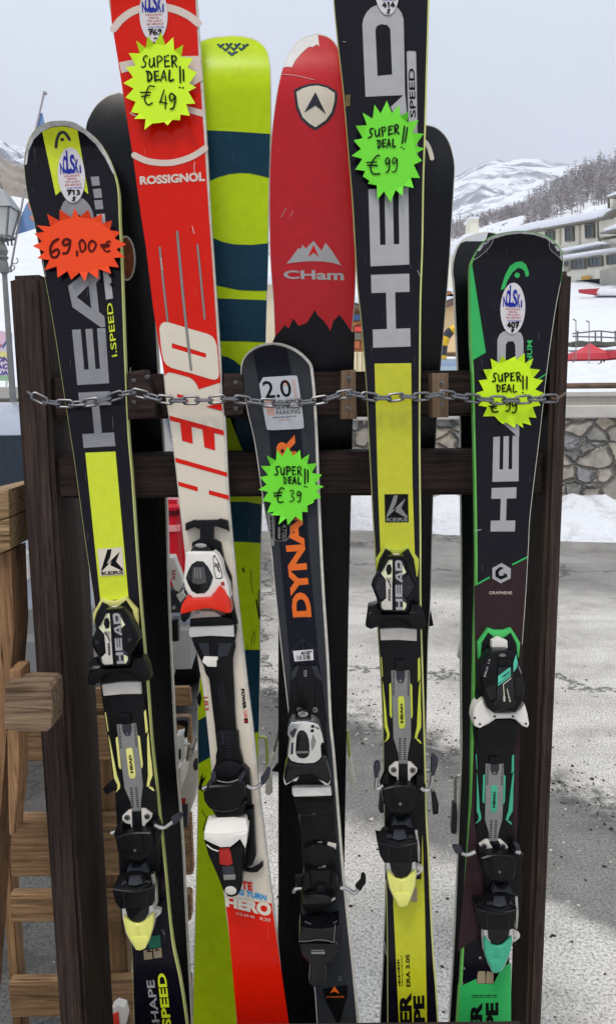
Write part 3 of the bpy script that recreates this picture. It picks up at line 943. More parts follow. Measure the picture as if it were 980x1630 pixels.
p.lathe((lx, 6.2, 0), [(.095, zb - .01), (.095, zb + .006), (.08, zb + .006)], iron, 24)
p.build('lantern_frame', lamp)
p = Part()
g = [Vector((lx + a * .05, 6.2 + b_ * .05, zb + .005)) for a, b_ in ((1, 1), (-1, 1), (-1, -1), (1, -1))] + [Vector((lx + a * .1, 6.2 + b_ * .1, ztp)) for a, b_ in ((1, 1), (-1, 1), (-1, -1), (1, -1))]
p.raw(g, [(0, 1, 5, 4), (1, 2, 6, 5), (2, 3, 7, 6), (3, 0, 4, 7), (0, 3, 2, 1), (4, 5, 6, 7)], lamp_g); p.build('lantern_glass', lamp)
p = Part()
z0, z1 = ztp + .002, lz(308)
g = [Vector((lx + a * .125, 6.2 + b_ * .125, z0)) for a, b_ in ((1, 1), (-1, 1), (-1, -1), (1, -1))] + [Vector((lx + a * .06, 6.2 + b_ * .06, z1)) for a, b_ in ((1, 1), (-1, 1), (-1, -1), (1, -1))] + [Vector((lx, 6.2, z1 + .06))]
p.raw(g, [(0, 1, 5, 4), (1, 2, 6, 5), (2, 3, 7, 6), (3, 0, 4, 7), (3, 2, 1, 0), (4, 5, 8), (5, 6, 8), (6, 7, 8), (7, 4, 8)], mat('grey_lantern_roof', (158, 160, 162), .5)); p.lathe((lx, 6.2, z1 + .04), [(.03, 0), (.012, .06), (.02, .09), (.001, .14)], iron, 12); p.build('lantern_roof', lamp)
p = Part()
for cxx, cyy, rr, a0, a1 in ((24, 415, 5, -60, 260), (20, 426, 4, -100, 240), (17, 430, 3, 0, 300)):
    p.ptube([(cxx + rr * math.cos(R(a)), cyy + rr * math.sin(R(a))) for a in range(a0, a1, 30)], 0, .004, iron, 2, sf)
p.build('scroll_bracket', lamp)
def flagpole(label, a, bb, Y, flagpts, m2, stripes):
    sf_ = YP(Y)
    f_ = thing('flag_pole', label, 'flag', tuple(sf_.at(*bb)))
    q = Part(sf_); q.tube([sf_.at(*bb), sf_.at(*a)], .008, mat('pale_pole_wood', (176, 168, 170), .6)); q.slab(ell(a[0], a[1], 3, 2.4), .01, .03, mat('pale_pole_wood', (176, 168, 170), .6), bevel=.004); q.build('pole', f_)
    q = Part(sf_); q.slab(flagpts, -.01, .004, m2)
    for s_, mm_ in stripes: q.slab(s_, -.006, .001, mm_)
    q.build('flag_cloth', f_)
bluef = mat('pale_blue_flag_cloth', (128, 160, 208), .85, var=.12, scale=14); orf = mat('salmon_flag_cloth', (226, 150, 128), .85)
flagpole('slanting pole with furled pale blue flag rising above the leftmost ski tip', (71, 147), (38, 290), 6.6, P("64,180 68,180 71,195 78,260 74,330 60,332 56,280 60,200"), bluef, [])
flagpole('slanting flag pole with pale blue and salmon flag beside the grey street lamp', (40, 300), (17, 432), 6.3, P("42,325 50,316 60,330 62,362 44,368 24,374 31,352"), bluef, [(P("44,323 50,317 53,330 48,336"), orf), (P("47,345 58,336 60,350 52,352"), orf)])
# skier far up the piste
sk = mat('dark_ski_clothes', (70, 70, 78), .9)
D = 75; pz = terr(35, D)
sp_ = wpos(35, D, 1.45 + D * (619 - 398) / 1250)
bm = bmesh.new()
sv = [(0, 0, .85), (0, 0, 1.35), (0, 0, 1.52), (0, 0, 1.66), (.24, 0, 1.3), (.34, .1, 1.02), (-.24, 0, 1.3), (-.34, .1, 1.02), (.13, 0, .8), (.16, -.04, .42), (.16, .05, .04), (-.13, 0, .8), (-.16, -.04, .42), (-.16, .05, .04)]
V_ = [bm.verts.new(Vector(v) * 1.12) for v in sv]
for a, c_ in ((0, 1), (1, 2), (2, 3), (1, 4), (4, 5), (1, 6), (6, 7), (0, 8), (8, 9), (9, 10), (0, 11), (11, 12), (12, 13)): bm.edges.new((V_[a], V_[c_]))
me = bpy.data.meshes.new('person'); bm.to_mesh(me); bm.free()
ob = bpy.data.objects.new('person', me); COL.objects.link(ob); ob.location = sp_ - Vector((0, 0, .05)); me.materials.append(sk)
md = ob.modifiers.new('skin', 'SKIN')
for i, v in enumerate(me.skin_vertices[0].data):
    r_ = (.17, .19, .08, .13, .09, .06, .09, .06, .11, .09, .09, .11, .09, .09)[i]; v.radius = (r_, r_)
ob.modifiers.new('sub', 'SUBSURF').levels = 1
ob['label'] = 'tiny person in dark ski clothes standing far up the white slope'; ob['category'] = 'person'

# ---------------------------------------------------------------- the long hotel above the snow, right
cream = mat('cream_render', (232, 228, 212), .9, var=.07, scale=.4); greyst = mat('grey_stone_base', (172, 168, 158), .9, var=.2, scale=.8)
glassw = mat('grey_blue_window_glass', (84, 96, 100), .3, var=.5, scale=.5); frame_w = mat('window_frame_grey', (120, 116, 108), .6); eave = mat('dark_eave', (128, 122, 116), .8, var=.15)
pA, pB = ray(990, 430), ray(740, 430)
pA = EYE + pA * (58 / pA.y); pB = EYE + pB * (88 / pB.y)
dv = Vector((pB.x - pA.x, pB.y - pA.y, 0)).normalized()
hn = Vector((dv.y, -dv.x, 0))
if hn.dot(EYE - pA) < 0: hn = -hn
hs = Surf(pA, hn)
hotel = thing('hotel', 'long cream hotel with snow covered roofs on the hillside at the right', 'hotel', tuple(hs.at(900, 466)))
W2 = (690, 260, 3.379); W8 = (860, 250, 8.167); W5 = (860, 380, 5.825)
p = Part(hs)
p.slab(Z(W2, "-60,470 560,345 880,297 880,420 1500,300 1500,720 560,760 -60,790"), 0, 9, cream)
p.slab(Z(W5, "230,205 699,95 1100,10 1100,100 699,150 540,165 240,190"), .02, .3, cream)
p.slab(Z(W2, "878,296 938,262 940,178 1300,120 1300,330 880,400"), .3, 8, cream)
p.slab(Z(W5, "545,295 699,265 1100,190 1100,520 545,520"), .25, .4, greyst)
p.slab(Z(W2, "560,470 900,440 1300,385 1300,420 700,490 560,500"), .25, .4, greyst)
p.slab(Z(W5, "210,200 265,192 265,300 210,310"), .1, .4, greyst)
for a in (665, 770): p.slab(Z(W2, f"{a},335 {a+10},333 {a+12},440 {a+2},442"), .12, .2, mat('cream_pilaster', (206, 198, 178), .9))
p.build('wall', hotel)
p = Part(hs)
p.slab(Z(W2, "340,372 372,358 520,318 935,238 962,248 905,290 870,296 570,350 380,398 340,392"), .9, 5, snow_r, bevel=.25)
p.slab(Z(W2, "340,392 570,350 870,296 905,290 906,296 872,304 572,357 340,400"), 1.0, 1.0, eave)
p.slab(Z(W2, "930,262 962,246 962,254 905,298 890,300"), 1.1, 1, eave)
p.build('roof', hotel)
p = Part(hs); p.slab(Z(W2, "915,178 980,148 1300,60 1300,150 982,168 935,182"), 1.0, 6, snow_r, bevel=.2); p.slab(Z(W2, "912,180 935,183 982,169 1300,152 1300,160 982,176 935,190 914,186"), 1.05, 6, eave); p.build('roof', hotel)
p = Part(hs); p.slab(Z(W2, "905,352 980,322 1300,240 1300,330 980,352 915,368"), 1.8, 3, snow_r, bevel=.2); p.slab(Z(W2, "890,372 915,368 980,353 1300,332 1300,342 980,362 915,378 892,380"), 1.85, 3, eave); p.build('roof', hotel)
p = Part(hs); p.slab(Z(W2, "676,458 880,420 888,432 690,472"), 1.2, 1.2, snow_r, bevel=.15); p.slab(Z(W2, "560,500 690,494 885,465 1300,400 1300,412 890,478 690,510 560,520"), 1.3, 1.3, snow_r, bevel=.1); p.build('balcony_ledge', hotel)
def win(t, s, mull=1):
    a = Z(t, s); f = quadmap(a)
    q = Part(hs); q.slab([f(-.06, -.06), f(1.06, -.06), f(1.06, 1.06), f(-.06, 1.06)], .22, .3, frame_w, holes=[[f(.04, .04), f(.96, .04), f(.96, .96), f(.04, .96)]])
    for k in range(mull):
        u0 = (k + 1) / (mull + 1); q.slab([f(u0 - .02, 0), f(u0 + .02, 0), f(u0 + .02, 1), f(u0 - .02, 1)], .2, .05, frame_w)
    w__ = q.build('window', hotel)
    q = Part(hs); q.slab([f(0, 0), f(1, 0), f(1, 1), f(0, 1)], .16, .05, glassw); q.build('pane', w__)
win(W2, "598,368 637,365 637,412 600,415"); win(W2, "703,350 740,347 742,414 705,418"); win(W2, "810,332 850,328 852,397 813,401"); win(W2, "966,196 1010,190 1010,222 966,226")
win(W5, "278,200 395,190 396,274 279,284", 2); win(W5, "430,180 550,165 552,249 432,262", 2); win(W5, "606,155 740,138 742,222 609,238", 2); win(W5, "602,360 740,338 742,420 604,436", 2); win(W5, "215,216 242,211 242,250 216,254", 0)
p = Part(hs); p.slab(Z(W5, "373,349 450,341 450,373 373,381"), .3, .1, mat('orange_hotel_panel', (206, 160, 70), .7)); p.build('sign_panel', hotel)
p = Part(hs); p.slab(Z(W5, "300,400 340,388 540,371 540,480 300,500"), .08, .06, mat('dark_garage_opening', (40, 42, 50), .8)); p.build('garage_door', hotel)
p = Part(hs); p.tube([hs.at(*Z(W2, "880,300")[0], 1.0), hs.at(*Z(W2, "882,395")[0], .5), hs.at(*Z(W2, "905,440")[0], .5)], .09, eave); p.tube([hs.at(*Z(W2, "938,185")[0], 1.0), hs.at(*Z(W2, "940,250")[0], .5)], .09, eave); p.build('downpipe', hotel)
tw = thing('bell_tower', 'small square cream tower rising behind the silvery ski tip', 'tower', tuple(YP(95).at(755, 470)))
p = Part(YP(95)); p.slab(Z(W2, "198,296 240,296 242,600 198,600"), 0, 3, cream); p.build('wall', tw)
p = Part(YP(95)); p.slab(Z(W2, "194,286 244,286 244,297 194,297"), .3, 3.6, snow_r, bevel=.1); p.build('roof', tw)
hb_ = thing('house', 'cream house with a low snow roof below the small tower', 'house', tuple(YP(82).at(745, 480)))
p = Part(YP(82)); p.slab(P("716,400 800,392 800,480 712,480"), 0, 8, cream); p.build('wall', hb_)
p = Part(YP(82)); p.slab(P("712,392 740,372 800,366 806,396 716,404"), .8, 9, snow_r, bevel=.2); p.build('roof', hb_)

# red nets, tents, fence and thin lamps below the hotel
redn = mat('red_safety_net', (176, 66, 76), .8, var=.15, scale=3)
p = Part(YP(52)); p.slab(Z(W5, "355,470 545,459 530,500 522,522 440,512 362,500"), 0, .2, redn); nt_ = p.build('safety_net', None, YP(52).at(938, 462), 'red crash net at the top of the snow bank below the hotel', 'safety net')
p = Part(YP(52)); p.slab(Z(W5, "548,464 699,462 900,470 900,510 699,524 560,520 530,500"), .3, 1, snow, bevel=.2); sn_ = p.build('snow_bank', None, YP(52).at(970, 464)); sn_['kind'] = 'structure'
redt = mat('red_tent_canvas', (204, 74, 82), .75, var=.1, scale=4)
def tent(label, px, ytop, yeave, yval, half, Y, ground):
    s_ = YP(Y); c_ = s_.at(px, ytop); hw2 = half * Y / 1262
    ze = s_.at(px, yeave).z; zv = s_.at(px, yval).z; zg = s_.at(px, ground).z
    tn = thing('party_tent', label, 'tent', (c_.x, Y + hw2, zg), 'red party tents on the snow')
    q = Part(); ap = YP(Y + hw2).at(px, ytop); c_ = ap
    cs_ = [Vector((c_.x + a * hw2, Y + hw2 + b_ * hw2, ze)) for a, b_ in ((-1, -1), (1, -1), (1, 1), (-1, 1))]
    vs, fs = [], []
    for i in range(4):
        a, b_ = cs_[i], cs_[(i + 1) % 4]
        k = len(vs); N = 6
        for j in range(N + 1):
            t_ = j / N
            for u_ in (0, 1):
                e0 = (a, b_)[u_]
                v = ap.lerp(e0, t_); v.z -= .12 * hw2 * math.sin(math.pi * t_)
                vs.append(v)
        for j in range(N): fs.append((k + 2 * j, k + 2 * j + 1, k + 2 * j + 3, k + 2 * j + 2))
    q.raw(vs, fs, redt, True); q.build('canopy', tn)
    q = Part()
    for i in range(4):
        a, b_ = cs_[i] - Vector((0, 0, .002)), cs_[(i + 1) % 4] - Vector((0, 0, .002))
        q.raw([a, b_, Vector((b_.x, b_.y, zv)), Vector((a.x, a.y, zv))], [(0, 1, 2, 3)], redt)
    q.build('valance', tn)
    for v in cs_:
        q = Part(); d = (Vector((ap.x, ap.y, v.z)) - v) * .03
        q.tube([v + d - Vector((0, 0, .01)), Vector((v.x + d.x, v.y + d.y, zg))], .03, steeldk); q.build('leg', tn)
tent('red peaked party tent standing in front of the dark fence', 938, 546, 562, 572, 40, 27, 600)
tent('red peaked party tent half out of the picture at the right edge', 1012, 541, 556, 568, 42, 26, 600)
dkm = mat('dark_fence_metal', (104, 106, 110), .7)
fn = thing('fence', 'dark two rail fence across the snow above the red tents', 'fence', tuple(YP(31).at(945, 545)))
s_ = YP(31)
for a in ("295,880 505,856 560,856 760,880", "295,906 505,912 560,912 760,922"):
    q = Part(s_); q.tube([s_.at(*v) for v in Z(W5, a)], .028, dkm); q.build('fence_rail', fn)
for x in (340, 505, 560, 690):
    q = Part(s_); v0, v1 = Z(W5, f"{x},852 {x},955"); q.tube([s_.at(*v0), s_.at(*v1)], .03, dkm); q.build('post', fn)
hg = mat('dark_hedge', (92, 92, 84), .95, var=.5, scale=2)
q = Part(YP(32)); q.slab(chaikin(Z(W5, "290,960 360,940 440,955 520,945 600,960 690,950 740,980 690,1000 600,1000 500,985 400,1000 290,990"), 2), 0, .8, hg, bevel=.1); q.build('hedge', None, YP(32).at(945, 546), 'low scruffy dark hedge behind the red tents', 'hedge')
for k, (x, y0_, y1_) in enumerate(((325, 745, 1155), (447, 760, 1165))):
    s2 = YP(22 + k); q = Part(s2)
    v0, v1, v2 = Z(W5, f"{x},{y1_} {x},{y0_+15} {x-28},{y0_}")
    tl_ = thing('street_lamp', ('thin grey lamp pole close to the right rack post below the hotel', 'thin grey lamp pole in front of the peak of the red tent')[k], 'street lamp', tuple(s2.at(*v0)))
    q.tube([s2.at(*v0), s2.at(*v1)], .013, iron); q.build('pole', tl_)
    q = Part(s2); q.tube([s2.at(*v1), s2.at(*v2)], .02, iron); q.build('lamp_head', tl_)
# things glimpsed between the skis
timber = wood('orange_chalet_timber', (150, 96, 58), (206, 150, 96), 'X', scale=3)
def chalet(label, Y, wallp, roofs, wm, extras=()):
    s2 = YP(Y); ch_ = thing('chalet', label, 'house', tuple(s2.at(*wallp[-1])))
    q = Part(s2); q.slab(wallp, 0, 5, wm); q.build('wall', ch_)
    for r_, m_ in roofs:
        q = Part(s2); q.slab(r_, .5, 6, m_, bevel=.05); q.build('roof', ch_)
    for nm, e_, m_ in extras:
        q = Part(s2); q.slab(e_, .15, .2, m_); q.build(nm, ch_)
darkroof = mat('dark_roof_boards', (110, 92, 84), .85, var=.2)
chalet('cream chalet with stepped brown roofs seen between the tallest ski and the silvery tip', 34, P("670,486 770,470 770,560 670,560"), [(P("650,455 690,452 734,462 734,468 690,458 650,462"), snow_r), (P("650,462 690,459 730,468 722,474 650,470"), timber), (P("640,500 706,470 770,446 770,456 706,480 640,512"), snow_r), (P("640,512 706,481 770,458 770,466 708,490 640,522"), darkroof)], mat('ochre_render', (226, 196, 148), .9, var=.08, scale=.8))
chalet('timber chalet with blue shutters seen between the red ski and the tallest ski', 40, P("540,486 605,486 605,562 540,562"), [(P("530,476 566,470 612,486 612,496 566,482 530,488"), snow_r), (P("530,490 566,484 612,498 612,506 566,492 530,500"), darkroof)], timber,
       [('window', P("562,500 575,500 575,510 562,510"), mat('blue_shutter', (84, 108, 150), .6)), ('awning', P("564,520 576,520 577,528 564,527"), mat('red_awning', (228, 84, 78), .7)), ('window', P("564,530 574,530 575,541 565,541"), frame_w), ('door', P("561,543 572,543 572,555 561,553"), mat('rust_door', (186, 110, 74), .7)), ('balcony', P("556,516 580,508 580,512 556,521"), timber)])
chalet('pale beige chalet wall seen in the slit between the lime ski and the red ski', 46, P("400,452 452,450 452,600 400,600"), [(P("396,440 456,436 456,450 396,454"), snow_r)], mat('beige_render', (214, 200, 172), .9, var=.1, scale=.8))
p = Part(YP(18)); p.slab(P("548,560 590,560 592,592 548,592"), 0, .12, mat('cream_board_fence', (222, 206, 168), .8, var=.1, scale=4)); 
for x in (552, 560, 568, 576, 584): p.slab([(x, 561), (x + .7, 561), (x + .7, 591), (x, 591)], .012, .01, w_block)
p.build('board_fence', None, YP(18).at(570, 590), 'cream board fence seen below the timber chalet between two skis', 'fence')
p = Part(); q0 = YP(13.5)
ya, yk = mat('inflatable_yellow', (238, 190, 40), .45), mat('inflatable_black', (70, 70, 74), .5)
arch = thing('inflatable_arch', 'yellow and black striped inflatable arch seen in the slit right of the tallest ski', 'arch', tuple(q0.at(760, 640)))
ap_ = [(700, 700), (701, 640), (702, 600), (703, 575), (704, 558), (707, 543), (713, 531), (722, 524), (735, 520), (760, 518), (790, 522), (806, 535), (812, 560), (814, 600), (815, 700)]
cc = cat(ap_, 4); ln_ = 0; seg_ = [[]]; col_ = 0; cut = [14, 18, 22, 26, 30, 34, 38, 42, 46, 50]
for i, v in enumerate(cc):
    seg_[-1].append(v)
    if i in cut: seg_.append([v])
for k, s_ in enumerate(seg_):
    q = Part(q0); q.tube([q0.at(*v) for v in s_], .075, ya if k % 2 == 0 else yk, 12); q.build('stripe', arch)

# ---------------------------------------------------------------- cars
def car(label, x, y, rz, paint, glassm, L_=4.2, W_=1.76, Ht=1.40, group=None, tail=True, z0=0.0):
    """rear faces -Y before turning; body lofted from side sections, glass, lights, bumper, wheels"""
    c_ = thing('parked_car', label, 'car', (x, y, z0), group)
    M = Matrix.Translation((x, y, z0)) @ Matrix.Rotation(rz, 4, 'Z')
    def tr(q, name, par=c_):
        q.V = [M @ v for v in q.V]; return q.build(name, par)
    # side profile (distance from the rear, height), lower body
    low = [(0.02, .30), (0.0, .45), (.0, .62), (.04, .78), (.06, 1.00), (.30, 1.04), (2.9, .98), (3.7, .86), (4.1, .74), (4.18, .5), (4.15, .28)]
    def loft(prof, wfun, m, name, par=c_):
        q = Part(); vs, fs = [], []
        N = 9
        for (d, h) in prof:
            hw3 = wfun(d, h)
            for i in range(N):
                u_ = -1 + 2 * i / (N - 1)
                bulge = .10 * (1 - u_ * u_) if d < .5 else (-.10 * (1 - u_ * u_) if d > 3.9 else 0)
                vs.append((u_ * hw3, d - bulge + .10, h))
        for j in range(len(prof) - 1):
            for i in range(N - 1): fs.append((j * N + i, j * N + i + 1, (j + 1) * N + i + 1, (j + 1) * N + i))
        left = [j * N for j in range(len(prof))]; right = [j * N + N - 1 for j in range(len(prof))]
        fs.append(left[::-1]); fs.append(right)
        q.raw(vs, fs, m, True); return tr(q, name, par)
    k = L_ / 4.2; hk = Ht / 1.40
    loft([(d * k, h * hk) for d, h in low], lambda d, h: W_ / 2 - (.05 if h < .4 else 0) - (.03 if h > .9 else 0), paint, 'body')
    cab = [(.16, 1.045), (.36, 1.26), (.50, 1.36), (.9, 1.40), (1.7, 1.39), (2.2, 1.32), (2.95, 1.0)]
    cabin = loft([(d * k, h * hk) for d, h in cab], lambda d, h: W_ / 2 - .06 - .16 * max(0, (h / hk - 1.0) / .4), paint, 'cabin')
    q = Part(); wv_ = W_ / 2
    def yq(h): return (.16 + (.36 - .16) * (h - 1.045) / (1.26 - 1.045)) * k
    q.raw([(-wv_ + .2, yq(1.075) - .055, 1.075 * hk), (wv_ - .2, yq(1.075) - .055, 1.075 * hk), (wv_ - .27, yq(1.27) - .055, 1.27 * hk), (-wv_ + .27, yq(1.27) - .055, 1.27 * hk),
           (-wv_ + .2, yq(1.075) + .02, 1.075 * hk), (wv_ - .2, yq(1.075) + .02, 1.075 * hk), (wv_ - .27, yq(1.27) + .02, 1.27 * hk), (-wv_ + .27, yq(1.27) + .02, 1.27 * hk)], [(0, 1, 2, 3), (7, 6, 5, 4), (0, 4, 5, 1), (1, 5, 6, 2), (2, 6, 7, 3), (3, 7, 4, 0)], glassm)
    tr(q, 'rear_window', cabin)
    for s2 in (-1, 1):
        q = Part()
        q.raw([(s2 * (wv_ - .065), .75 * k, 1.06 * hk), (s2 * (wv_ - .065), 2.6 * k, 1.06 * hk), (s2 * (wv_ - .17), 2.1 * k, 1.32 * hk), (s2 * (wv_ - .17), .95 * k, 1.33 * hk)], [(0, 1, 2, 3)], glassm); tr(q, 'side_window', cabin)
    for s2 in (-1, 1):
        q = Part(); q.box((s2 * wv_ * .98 - (.20 if s2 > 0 else -.02), -.03, .68 * hk), (s2 * wv_ * .98 + (.02 if s2 > 0 else .20), .26, 1.03 * hk), mat('tail_lamp_red', (196, 28, 44), .12, var=.25, scale=9, coat=.6), bevel=.03, seg=3)
        q.box((s2 * wv_ * .98 - (.18 if s2 > 0 else 0), -.036, .90 * hk), (s2 * wv_ * .98 + (0 if s2 > 0 else .18), .2, .945 * hk), mat('tail_lamp_clear', (226, 150, 150), .15, var=.1), bevel=.01)
        q.box((s2 * wv_ * .98 - (.185 if s2 > 0 else 0), -.035, .965 * hk), (s2 * wv_ * .98 + (0 if s2 > 0 else .185), .2, 1.0 * hk), mat('tail_lamp_dark', (90, 22, 30), .15, var=.1), bevel=.008)
        tr(q, 'tail_lamp')
    q = Part(); q.box((-wv_ - .005, -.10, .24 * hk), (wv_ + .005, .35, .60 * hk), mat('grey_bumper_plastic', (128, 128, 126), .5, var=.08), bevel=.10, seg=4); tr(q, 'rear_bumper')
    q = Part(); q.box((-.27, -.035, .72 * hk), (.27, .02, .84 * hk), whitepl, bevel=.008); tr(q, 'number_plate')
    tyre = mat('tyre_rubber', (30, 30, 32), .8); rim = mat('alloy_rim', (170, 172, 176), .3, metal=.8)
    for s2 in (-1, 1):
        for d in (.82, 3.35):
            q = Part(); cen = Vector((s2 * (wv_ - .11), d * k, .31))
            vs, fs = [], []; prof = [(-.10, .19), (-.10, .29), (-.07, .315), (.07, .315), (.10, .29), (.10, .19)]
            for j in range(24):
                a = 2 * math.pi * j / 24
                for w3, r3 in prof: vs.append(cen + Vector((w3, r3 * math.cos(a), r3 * math.sin(a))))
            for j in range(24):
                for i in range(5): fs.append((j * 6 + i, j * 6 + i + 1, ((j + 1) % 24) * 6 + i + 1, ((j + 1) % 24) * 6 + i))
            q.raw(vs, fs, tyre, True); wh = tr(q, 'wheel')
            q = Part(); vs = [cen + Vector((s2 * .09, .2 * math.cos(2 * math.pi * j / 24), .2 * math.sin(2 * math.pi * j / 24))) for j in range(24)] + [cen + Vector((s2 * .07, 0, 0))]
            q.raw(vs, [(j, (j + 1) % 24, 24) for j in range(24)], rim); tr(q, 'rim', wh)
    return c_
silverp = mat('silver_car_paint', (170, 176, 188), .22, metal=.4, var=.05, coat=.6, scale=30)
dglass = mat('dark_car_glass', (38, 46, 56), .08, var=.2)
car('silver hatchback with a red tail lamp parked behind the left side of the rack', -1.36, 3.0, R(2), silverp, dglass)
cz = terr(745, 13) - .1
car('blue grey car parked beside the striped arch beyond the wall', YP(11.5).at(735, 600).x, 11.5, R(8), mat('blue_grey_car_paint', (120, 140, 170), .25, metal=.3, coat=.5), mat('pale_car_glass', (150, 168, 182), .1), z0=YP(11.5).at(720, 567).z - 1.40)

# ---------------------------------------------------------------- trestle and pallet, left
tr_ = thing('wooden_trestle', 'brown timber trestle with a square end tenon pushed through its leg, at the left edge', 'trestle', (YP(1.0).at(20, 1600).x, 1.06, 0))
s1 = YP(1.075)
p = Part(s1)
p.slab(P("-90,890 -10,884 18,876 23,1001 17,1083 5,1250 -6,1386 -16,1541 -28,1700 -52,2050 -150,2050"), .0, .058, w_tres, bevel=.002); p.build('leg', tr_)
for a in ("-260,842 0,783 14,779.5 15,823 0,827.5 -260,880", "-260,882 0,829 15,825 17,874 0,881 -260,930"):
    p = Part(s1); p.slab(P(a), .012, .22, w_tresx, bevel=.002); p.build('beam', tr_)
s0 = YP(.965)
p = Part(s0); p.slab(P("8,1093 40,1090 76,1091 82,1096 84,1128 82,1159 75,1165 40,1166 7,1161"), 0, .046, w_peg, bevel=.0012, seg=1)
p.stroke(P("10,1126 40,1127 80,1130"), .9, .001, mat('wood_crack', (56, 42, 34), .9)); p.build('tenon', tr_)
p = Part(s0); p.slab(P("15,1067 33,1066 35,1091 13,1093"), -.03, .035, w_tres, bevel=.003); p.slab(P("11,1165 31,1164 30,1250 22,1330 14,1330"), -.03, .035, w_tres, bevel=.003); p.build('wedge', tr_)

pal = thing('wooden_pallet', 'pale wooden pallet standing upright on the asphalt behind the left rack post', 'pallet', (YP(1.6).at(170, 1600).x, 1.62, 0))
s1 = YP(1.50)
def wb(px0, px1, y0_, y1_, yy, th, m, nm, deep=.05):
    s_ = YP(yy); a, c_ = s_.at(px0, y1_), s_.at(px1, y0_)
    q = Part(); q.box((min(a.x, c_.x), yy, min(a.z, c_.z)), (max(a.x, c_.x), yy + th, max(a.z, c_.z)), m, bevel=.003, jit=.0015); q.build(nm, pal)
for y0_, y1_, d in ((1096, 1127, .02), (1142, 1212, .02), (1300, 1397, .028), (1424, 1470, .03), (1562, 1622, .03), (1690, 1740, .03)):
    wb(18, 303, y0_, y1_, 1.50, d, w_pal, 'slat')
for x0_, x1_ in ((24, 40), (158, 190), (186, 208), (268, 290)):
    q = Part(); s_ = YP(1.63); a, c_ = s_.at(x0_, 1650), s_.at(x1_, 1100)
    q.box((s_.at(x0_, 1300).x, 1.535, .02), (s_.at(x1_, 1300).x, 1.575, c_.z), w_pal2, bevel=.003); q.build('stringer', pal)
# crumpled wrapper on the ground by the pallet
s1 = YP(1.42)
p = Part(s1); p.slab(P("178,1606 186,1600 199,1604 203,1620 200,1634 180,1636"), 0, .02, whitepl, bevel=.004); p.slab(P("176,1618 188,1612 190,1634 178,1640"), .004, .01, redpl, bevel=.003)
p.build('crumpled_wrapper', None, s1.at(190, 1620), 'crumpled white and red wrapper lying against the bottom of the pallet', 'litter')

# ------------------------------------------------------------------ the ski rack
RACKX = (YP(1.065).at(60, 1100).x + YP(1.065).at(875, 1100).x) / 2
rack = thing('ski_rack', 'dark brown wooden ski rack of two tall posts and two rails holding all the skis', 'ski rack', (RACKX, 1.12, 0))
yf = YP(1.065)
def xa(px, py=900, y=1.065): return YP(y).at(px, py).x
def za(py, px=490, y=1.065): return YP(y).at(px, py).z
# posts
lp0, lp1 = yf.at(59, 1086).x, yf.at(104, 1086).x
rp0, rp1 = yf.at(861, 1000).x, yf.at(888, 1000).x
for (a, b, dep, top) in ((lp0, lp1, 0.155, za(437, 40)), (rp0, rp1, 0.10, za(431, 900))):
    p = Part()
    p.box((a, 1.065, 0.0), (b, 1.065 + dep, top), w_post, bevel=0.006, seg=2, jit=0.002)
    p.build('post', rack)
# rails between the posts
zu0, zu1 = za(665), za(592)
zl0, zl1 = za(793), za(722)
for (a, b) in ((zu0, zu1), (zl0, zl1)):
    p = Part(); p.box((lp1 + .0015, 1.080, a), (rp0 - .0015, 1.145, b), w_rail, bevel=0.004, jit=0.001); p.build('rail', rack)
p = Part(); p.box((lp1 - .01, 0.895, za(1760, 490, .9)), (YP(.895).at(836, 1630).x, 0.915, YP(.915).at(490, 1626).z), w_rail, bevel=0.003); p.build('rail', rack)
p = Part(); p.box((lp0, 0.86, 0.0), (rp1, 1.29, 0.07), w_rail, bevel=0.005); p.build('foot_board', rack)
# blocks screwed to the upper rail
ysf = YP(1.045)
def block(pts, m, y=1.045, th=0.034):
    p = Part(YP(y)); p.slab(pts, 0, th, m, bevel=0.004); p.build('rail_block', rack)
block(P("543,590 566,588 568,667 542,668"), w_block)
block(P("687,594 714,593.5 714,664.5 688,665"), w_block)
block(P("203,592 230,588 248,640 248,665 203,668"), w_rail)
block(P("355,594 386,596 390,640 386,660 356,662"), w_rail)
def screw(px, py, y=1.0445, r=3.4):
    p = Part(YP(y))
    p.slab(ell(px, py, r, r, 0, 14), 0.0012, 0.006, steeldk, bevel=0.0005)
    p.stroke([(px - r * .6, py), (px + r * .6, py)], 0.9, 0.0016, blkink, 1)
    p.stroke([(px, py - r * .6), (px, py + r * .6)], 0.9, 0.0018, blkink, 1)
    p.build('screw', rack)
for a in ((555, 602), (553.5, 650), (701.5, 610), (702, 644), (213, 606), (213, 640), (234, 600), (375, 609), (375, 650)): screw(*a)
for a in ((554, 625.5), (703, 627.5), (209, 624)): screw(a[0], a[1], 1.024, 4.6)

